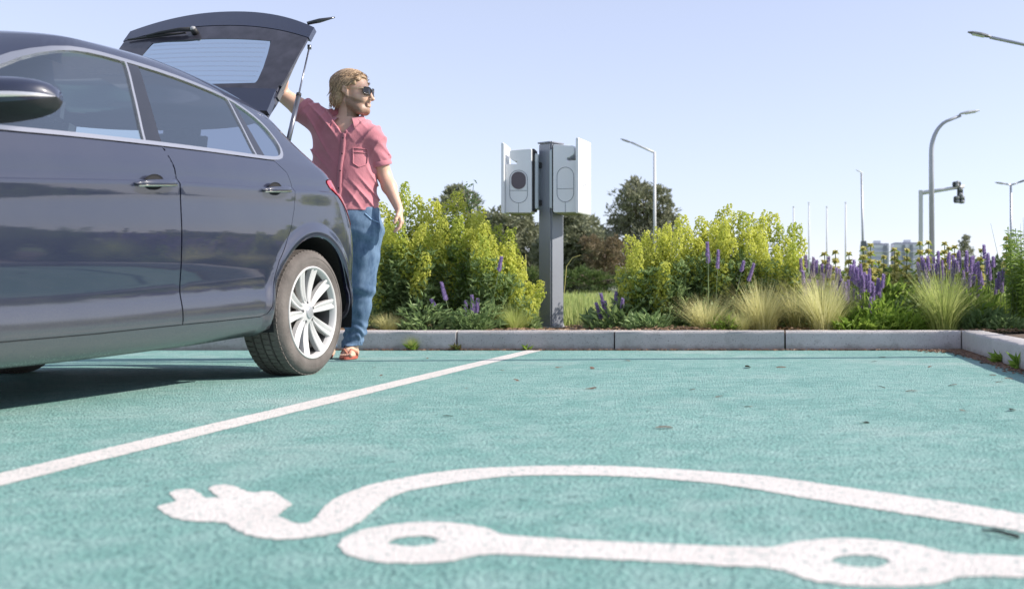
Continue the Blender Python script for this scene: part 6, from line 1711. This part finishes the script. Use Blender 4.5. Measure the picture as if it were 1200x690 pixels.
tree('hedge_bush', 'green bush at the far edge of the lawn right of the post', 'bush', 40, 690, 338, [(668, 326, 9), (682, 322, 11), (697, 326, 10), (712, 330, 10), (727, 328, 10), (742, 330, 9), (648, 330, 8)], M_dec, .12, 1.9, 'green bushes at the far edge of the lawn', 206)
tree('hedge_bush', 'dark green bush at the far edge of the lawn left of the post', 'bush', 41, 612, 338, [(590, 328, 9), (604, 325, 10), (618, 322, 11), (632, 326, 9), (574, 326, 9)], M_dec, .12, 1.9, 'green bushes at the far edge of the lawn', 207)
tree('conifer', 'small pointed conifer far behind the purple sage', 'tree', 110, 1131, 340, [(1131, 279, 3.5), (1130, 286, 5.5), (1132, 294, 7.5), (1130, 303, 9)], M_pine2, .22, 3.2, None, 208)
# pale boulders or garden things seen under the bushes
tag(MB().box((PD(721, 0, 41).x, 41, .70), (.55, .5, .5), rot=Matrix.Rotation(.2, 3, 'Z'), bev=.12).box((PD(727, 0, 41).x, 41.2, .62), (.4, .4, .35), bev=.1).build('white_stone', plain('white_stone', (.75, .72, .70), .8, var=.1), angle=50), 'white stone under the bushes across the lawn', 'stone')
# low wood along the horizon
pr.seed(300); V, F = [], []
for i in range(60000):
    x = rv(-190, 190); y = 165 + rv(-10, 10); h = 2.6 + 1.6 * math.sin(x * .06) + 1.2 * math.sin(x * .17 + 1) + .8 * math.sin(x * .43); z = .55 + max(.3, h) * rv(0, 1) ** .8
    leafquad(V, F, Vector((x, y, z)), Vector((rv(-1, 1), rv(-1, 1), rv(-.5, 1))), rv(.5, 1.1), .55)
tag(mk('far_wood', V, F, leafy('far_wood_leaf', (.06, .095, .035), (.14, .19, .07), .1, .15, .9)), 'low wood along the horizon', 'wood', kind='stuff')
# hedge and planting on the right, outside the frame but mirrored in the doors
for hx, hy, s_ in ((13.5, 17.0, 210), (17.5, 21.5, 211), (21.0, 17.0, 213), (9.5, 13.5, 212)):
    pr.seed(s_); root = empty('hedge_bush', (hx, hy, .2)); tag(root, {210: 'dense green bush beyond the right edge, second nearest the bays', 211: 'dense green bush beyond the right edge, farthest away', 213: 'dense green bush beyond the right edge, farthest right', 212: 'low green bush beyond the right edge, nearest the bays'}[s_], 'bush', 'green bushes beyond the right edge'); V, F = [], []
    for i in range(3400):
        u = Vector((pr.gauss(0, 1), pr.gauss(0, 1), abs(pr.gauss(0, 1)))).normalized(); leafquad(V, F, Vector((u.x * 2.6, u.y * 1.4, u.z * (1.5 if s_ != 212 else 1.1))) * rv(.75, 1.05), u + Vector((rv(-1, 1), rv(-1, 1), rv(-1, 1))), .16, .08)
    mk('crown', V, F, M_dec, root); MB().tube([(0, 0, -.3), (0, 0, 1.0)], [.12, .05], 7).build('trunk', M_bark, root)

M_galv = plain('galvanised_steel', (.40, .41, .43), .45, .6, var=.1, vscale=2); M_dk = plain('dark_lamp_grey', (.16, .165, .18), .5, .3); M_wh = plain('pale_painted_steel', (.58, .58, .59), .5, .1)
M_lg = plain('lamp_glass', (.60, .62, .62), .2, coat=.6)
def lamp_head(par, p, d, L, m):
    "flat tapering lantern with a glass underneath"
    d = d.normalized(); s_ = d.cross(Vector((0, 0, 1))).normalized(); up = s_.cross(d); V = []; F = []
    for f, w_, h in ((0, .35, .35), (.15, .7, .8), (.45, 1, 1), (.8, .85, .8), (1, .35, .3)):
        c = p + d * L * f; W_ = L * .17 * w_; H_ = L * .085 * h
        V += [c - s_ * W_, c - s_ * W_ * .6 + up * H_, c + s_ * W_ * .6 + up * H_, c + s_ * W_, c + s_ * W_ * .7 - up * H_ * .45, c - s_ * W_ * .7 - up * H_ * .45]
    for i in range(4):
        for k in range(6): F.append((i * 6 + k, i * 6 + (k + 1) % 6, (i + 1) * 6 + (k + 1) % 6, (i + 1) * 6 + k))
    F += [tuple(range(6))[::-1], tuple(24 + k for k in range(6))]
    h = mk('lamp_head', V, F, m, par, False)
    MB().box(tuple(p + d * L * .55 - up * L * .045), (L * .5, L * .22, L * .03), rot=Matrix((d, s_, up)).transposed()).build('lamp_glass', M_lg, h); return h
def lamp(label, D, base_px, pts, heads_, r0_, r1_, m, hm, name='street_lamp', box=None):
    gz = float(ground_h(D)); b = PD(base_px, 0, D); root = empty(name, (b.x, D, gz)); tag(root, label, 'street lamp', 'street lamps'); k = D / FPX
    P = [Vector((0, 0, 0))] + [PD(x, y, D) - root.location for x, y in pts[0]]; n = len(P)
    MB().tube(P, [r0_ + (r1_ - r0_) * i / (n - 1) for i in range(n)], 10).build('pole', m, root, smooth=True)
    MB().lathe([(0, .02), (r0_ * 2.2, .02), (r0_ * 2.2, -.1)], 12).build('base_plate', m, root)
    for ar in pts[1:]: MB().tube([PD(x, y, D) - root.location for x, y in ar], r1_ * .8, 8).build('arm', m, root, smooth=True)
    for (x0, y0, x1, y1) in heads_:
        a = PD(x0, y0, D) - root.location; c = PD(x1, y1, D) - root.location; lamp_head(root, a, c - a, (c - a).length, hm)
    if box: MB().box(tuple(PD(*box, D) - root.location), (.35, .35, .5), bev=.03).build('junction_box', M_dk, root)
    return root
lamp('street lamp leaning its head left above the rounded pine', 50, 767.5, [[(767, 178)], [(767, 179), (740, 167)]], [(741, 168, 727, 163)], .085, .06, M_wh, M_dk)
cv = [(1091.5, 200), (1091.5, 180)] + [(1118 - 26.5 * math.cos(a) , 178 - 38 * math.sin(a)) for a in np.linspace(.1, 1.22, 9)] + [(1126, 135.5)]
lamp('tall curved street lamp with its head turned right', 36, 1092.5, [cv], [(1124, 134, 1148, 130)], .095, .05, M_galv, M_wh)
lamp('small upright street lamp with a box low on its pole', 66, 1012.5, [[(1009.5, 203)]], [(1011, 203, 1003, 199)], .10, .06, M_galv, M_wh, box=(1012, 287))
lamp('double-headed street lamp at the right edge', 62, 1185.5, [[(1184.5, 217)], [(1184.5, 217), (1178, 215.5)], [(1184.5, 217), (1192, 214.5)]], [(1179, 216, 1166, 214), (1191, 215, 1206, 210)], .10, .06, M_galv, M_dk)
lamp('street lamp reaching in from the top right corner', 25, 1290, [[(1290, 66)], [(1290, 67), (1240, 60), (1200, 52.5), (1160, 44)]], [(1162, 44, 1134, 38)], .09, .05, M_galv, M_dk)
# lamp beyond the right edge: its pole throws the thin shadow across the bays
root = empty('street_lamp', (6.05, 7.42, 0)); tag(root, 'street lamp standing in the bed beyond the right edge', 'street lamp', 'street lamps')
MB().tube([(0, 0, 0), (0, 0, 4), (0, 0, 8.2)], [.065, .055, .04], 10).build('pole', M_galv, root, smooth=True); MB().tube([(0, 0, 8.2), (.1, .6, 8.45), (.15, 1.2, 8.5)], .035, 8).build('arm', M_galv, root, smooth=True); lamp_head(root, Vector((.15, 1.15, 8.5)), Vector((.1, .7, .05)), .7, M_wh)

# traffic signal on an arm
D = 54; b = PD(1079, 0, D); gz = float(ground_h(D)); root = empty('traffic_signal', (b.x, D, gz)); tag(root, 'traffic signals hanging from a pale arm on a square mast', 'traffic signal')
tp = PD(1079, 223, D) - root.location; MB().box((0, 0, tp.z / 2), (.20, .20, tp.z), bev=.02).build('mast', M_wh, root)
e = PD(1130, 218.5, D) - root.location; MB().tube([tp - Vector((0, 0, .15)), e], [.11, .08], 8).build('arm', M_wh, root, smooth=True)
M_sig = plain('black_signal_box', (.06, .063, .07), .6); M_sg2 = plain('grey_signal_back', (.30, .30, .32), .6)
for (px, py, w_, h_) in ((1121, 216, .42, .26), (1125, 225, .28, .50), (1121.5, 234, .34, .34), (1127, 234, .28, .40)):
    c = PD(px, py, D) - root.location; bx_ = MB().box(tuple(c), (w_, .25, h_), bev=.04).build('signal_head', M_sig, root, angle=40)
    for q in (-.28, .28): MB().tube([c + Vector((0, -.12, q * h_)), c + Vector((0, -.30, q * h_ - .02))], [.09, .10], 8).build('signal_hood', M_sg2, bx_, smooth=True)
MB().tube([PD(1124, 219, D) - root.location, PD(1124, 238, D) - root.location], .04, 6).build('hanger', M_sg2, root)
# flagpoles without flags
for px, py, w_ in ((930, 243, 'leftmost of the four bare flagpoles'), (948, 238, 'second bare flagpole from the left'), (969, 243, 'third bare flagpole from the left'), (991, 238, 'rightmost of the four bare flagpoles')):
    D = 92; b = PD(px, 0, D); gz = float(ground_h(D)); root = empty('flagpole', (b.x, D, gz)); tag(root, w_, 'flagpole', 'bare flagpoles beyond the bed'); tp = PD(px, py, D) - root.location
    MB().tube([(0, 0, 0), tp], [.09, .05], 8).build('pole', M_wh, root, smooth=True); MB().lathe([(0, .12), (.09, .06), (.09, 0), (0, -.04)], 8, Matrix.Translation(tp)).build('finial', M_wh, root)
# two tower blocks far away
M_bld = plain('pale_render', (.72, .72, .76), .8, var=.04, vscale=.2); M_bw = plain('block_window', (.46, .48, .54), .25); M_bd = plain('recess_grey', (.26, .27, .32), .6)
def block(x0, x1, y0, label, recs, D=380):
    k = D / FPX; a = PD(x0, y0, D); c = PD(x1, y0, D); gz = .6; root = empty('tower_block', ((a.x + c.x) / 2, D, gz)); tag(root, label, 'building', 'pale tower blocks on the horizon'); W_ = c.x - a.x; Hh = a.z - gz; dp = 12
    MB().box((0, dp / 2, Hh / 2), (W_, dp, Hh)).build('wall', M_bld, root); MB().box((0, dp / 2, Hh + .3), (W_ * .98, dp * .9, .6)).build('roof', M_bd, root); MB().box((W_ * .1, dp / 2, Hh + 1.1), (W_ * .25, 4, 1.3)).build('roof_house', M_bld, root)
    nf = int(Hh / 2.9)
    for f in range(nf):
        z = 1.6 + f * 2.9
        pane = MB().box((0, -.02, z), (W_ * .94, .12, 1.15)).build('window_band', M_bw, root); MB().box((0, -.45, z - .95), (W_ * .96, .9, .14)).build('balcony', M_bld, root)
    for (f, w_) in recs: MB().box(((f - .5) * W_, -.30, Hh / 2), (w_ * W_, .7, Hh * .98)).build('stair_recess', M_bd, root)
block(1011, 1042, 287, 'left pale tower block with a dark stair recess', [(.12, .10), (.85, .14)]); block(1048, 1077, 286, 'right pale tower block with two dark recesses', [(.38, .12), (.68, .12)])
